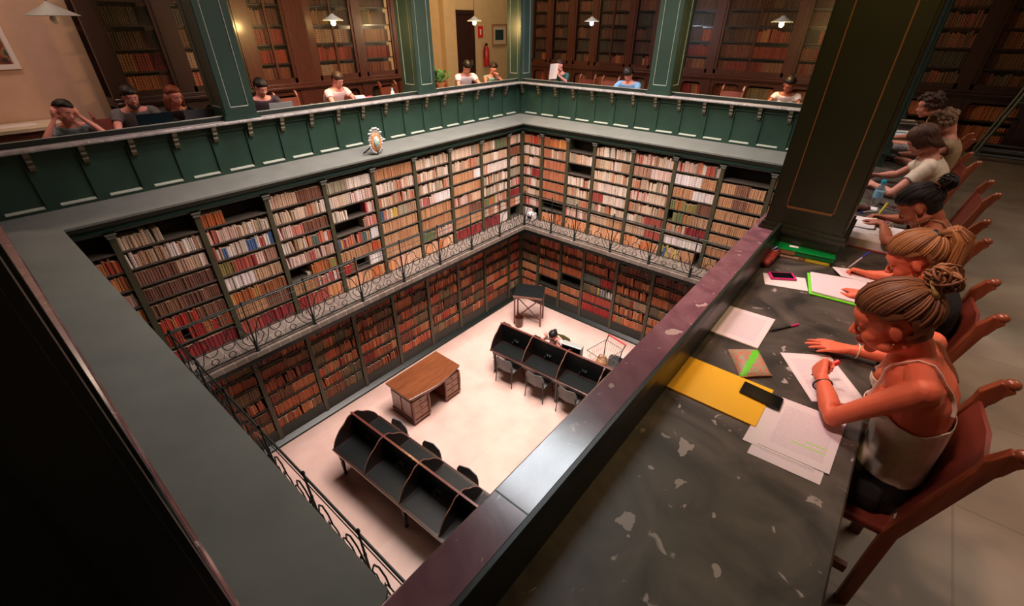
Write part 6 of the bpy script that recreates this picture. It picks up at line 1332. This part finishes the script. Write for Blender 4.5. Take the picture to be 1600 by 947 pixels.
k = MB(); k.ell((0, 0, .07), (.055, .085, .07), 16, 10); solo('white_bag', k, 'white', 'round white bag beside the white bottle', 'bag', (-7.25, 5.66, DZ), smooth=2)
t = thing('dark_monitor', 'black flat monitor seen against the cream wall, left of the second column', 'monitor', (-7.9, 6.45, DZ)); k = MB(); k.obox((-7.7, 6.62, DZ+.22), (.012, 0, 0), (0, .26, 0), (0, 0, .15)); part('panel', k, 'black', t, False); k = MB(); k.box(-7.76, -7.6, 6.55, 6.70, DZ, DZ+.015); k.box(-7.70, -7.67, 6.60, 6.65, DZ+.01, DZ+.12); part('stand', k, 'black', t, False)
k = MB(); k.obox((0, 0, .06), (.10, .02, 0), (-.02, .06, 0), (0, 0, .06)); solo('white_papers', k, 'paper', 'crumpled white papers left of the corner column', 'papers', (-7.2, 8.95, DZ+.001))
t = thing('white_mug', 'white mug beside the reader with the raised paper', 'mug', (-6.62, 9.02, DZ)); k = MB(); k.lathe([(0, 0), (.04, 0), (.042, .10), (.037, .10), (.035, .01), (0, .01)], (-6.62, 9.02, DZ+.001), 16); part('cup', k, 'white', t); k = MB(); k.tube([(-6.66, 9.02, DZ+.085), (-6.695, 9.02, DZ+.07), (-6.695, 9.02, DZ+.035), (-6.66, 9.02, DZ+.02)], .006, 6); part('handle', k, 'white', t)
for (x, y, a) in ((-7.12, 4.65, 0), (-7.15, 7.55, .2), (-7.15, 8.35, -.1)): k = MB().box(-.15, .15, -.105, .105, 0, .004); solo('open_notes', k, 'paper', 'white notes on the desk before the ' + {4.65: 'man in pale pink', 7.55: 'young man in white', 8.35: 'girl in mint green'}[y], 'paper', (x, y, DZ+.001), a)
for (x, y, l) in ((-6.45, 8.93, 'white notes under the raised paper'), (-4.70, 8.90, 'white notes before the man in blue'), (-1.75, 8.92, 'white notes before the woman at the far right')): k = MB().box(-.105, .105, -.15, .15, 0, .004); solo('open_notes', k, 'paper', l, 'paper', (x, y, DZ+.001))

# ---------------------------------------------------------------- light
def area(name, loc, sx, sy, e, col, rot=(0,0,0), spread=180):
    l = bpy.data.lights.new(name, 'AREA'); l.shape = 'RECTANGLE'; l.size = sx; l.size_y = sy; l.energy = e; l.color = col; l.spread = math.radians(spread); o = bpy.data.objects.new(name, l); link(o); o.location = loc; o.rotation_euler = rot; return o
def spot(name, loc, target, e, col, angle, blend=.8, size=.15):
    l = bpy.data.lights.new(name, 'SPOT'); l.energy = e; l.color = col; l.spot_size = math.radians(angle); l.spot_blend = blend; l.shadow_soft_size = size; o = bpy.data.objects.new(name, l); link(o); o.location = loc
    o.rotation_euler = (V(target)-V(loc)).to_track_quat('-Z', 'Y').to_euler(); return o
area('added_panel', (-4.3, 5.5, CZ-.06), 3.0, 4.4, 400, (1.0, .86, .80), spread=100)  # added unseen area light, narrowed so the near corner stays dark
spot('added_spot', (-2.6, 4.4, 4.6), (-4.4, 5.9, FZ), 520, (1.0, .80, .74), 66, .9, .3)  # this and the following spots are added, unseen sources aimed where brightness is wanted
spot('added_spot', (-2.2, 5.0, 4.6), (-6.3, 4.6, -1.6), 900, (1.0, .80, .68), 74, .9, .3)
spot('added_spot', (-3.2, 3.6, 4.6), (-3.6, 8.2, -1.6), 800, (1.0, .80, .68), 74, .9, .3)
spot('added_spot', (-1.0, .7, 4.5), (.10, 2.45, .8), 420, (1.0, .62, .52), 38, .9, .2)
spot('added_spot', (-1.9, 3.0, 4.5), (.15, 2.7, .8), 240, (1.0, .60, .52), 48, .9, .25)
spot('added_spot', (-2.0, 5.6, 4.5), (.1, 5.4, .8), 190, (1.0, .62, .52), 75, .9, .25)
spot('added_spot', (-4.6, 3.0, 4.5), (-7.5, 2.8, .9), 250, (1.0, .56, .54), 90, .9, .25)
spot('added_spot', (-4.6, 6.6, 4.5), (-7.5, 7.2, .9), 190, (1.0, .60, .55), 90, .9, .25)
spot('added_spot', (-4.0, 6.2, 4.5), (-4.2, 9.4, .9), 160, (1.0, .60, .55), 100, .9, .25)
area('gallery_light', (-8.2, 8.6, 4.4), .6, 3.5, 60, (1, .72, .38))
area('gallery_light', (-8.2, .6, 4.4), .6, 2.5, 50, (1, .74, .56))
area('gallery_light', (2.1, 5.0, 4.4), 1.2, 5, 45, (1, .82, .66), spread=120)
w = bpy.data.worlds.new('world'); bpy.context.scene.world = w; w.use_nodes = True; w.node_tree.nodes['Background'].inputs[0].default_value = (.10, .11, .12, 1); w.node_tree.nodes['Background'].inputs[1].default_value = .15
sc_ = bpy.context.scene; vs_ = sc_.view_settings; vs_.view_transform = 'Standard'; vs_.look = 'None'; vs_.exposure = 0.0; vs_.gamma = 1; vs_.use_curve_mapping = False
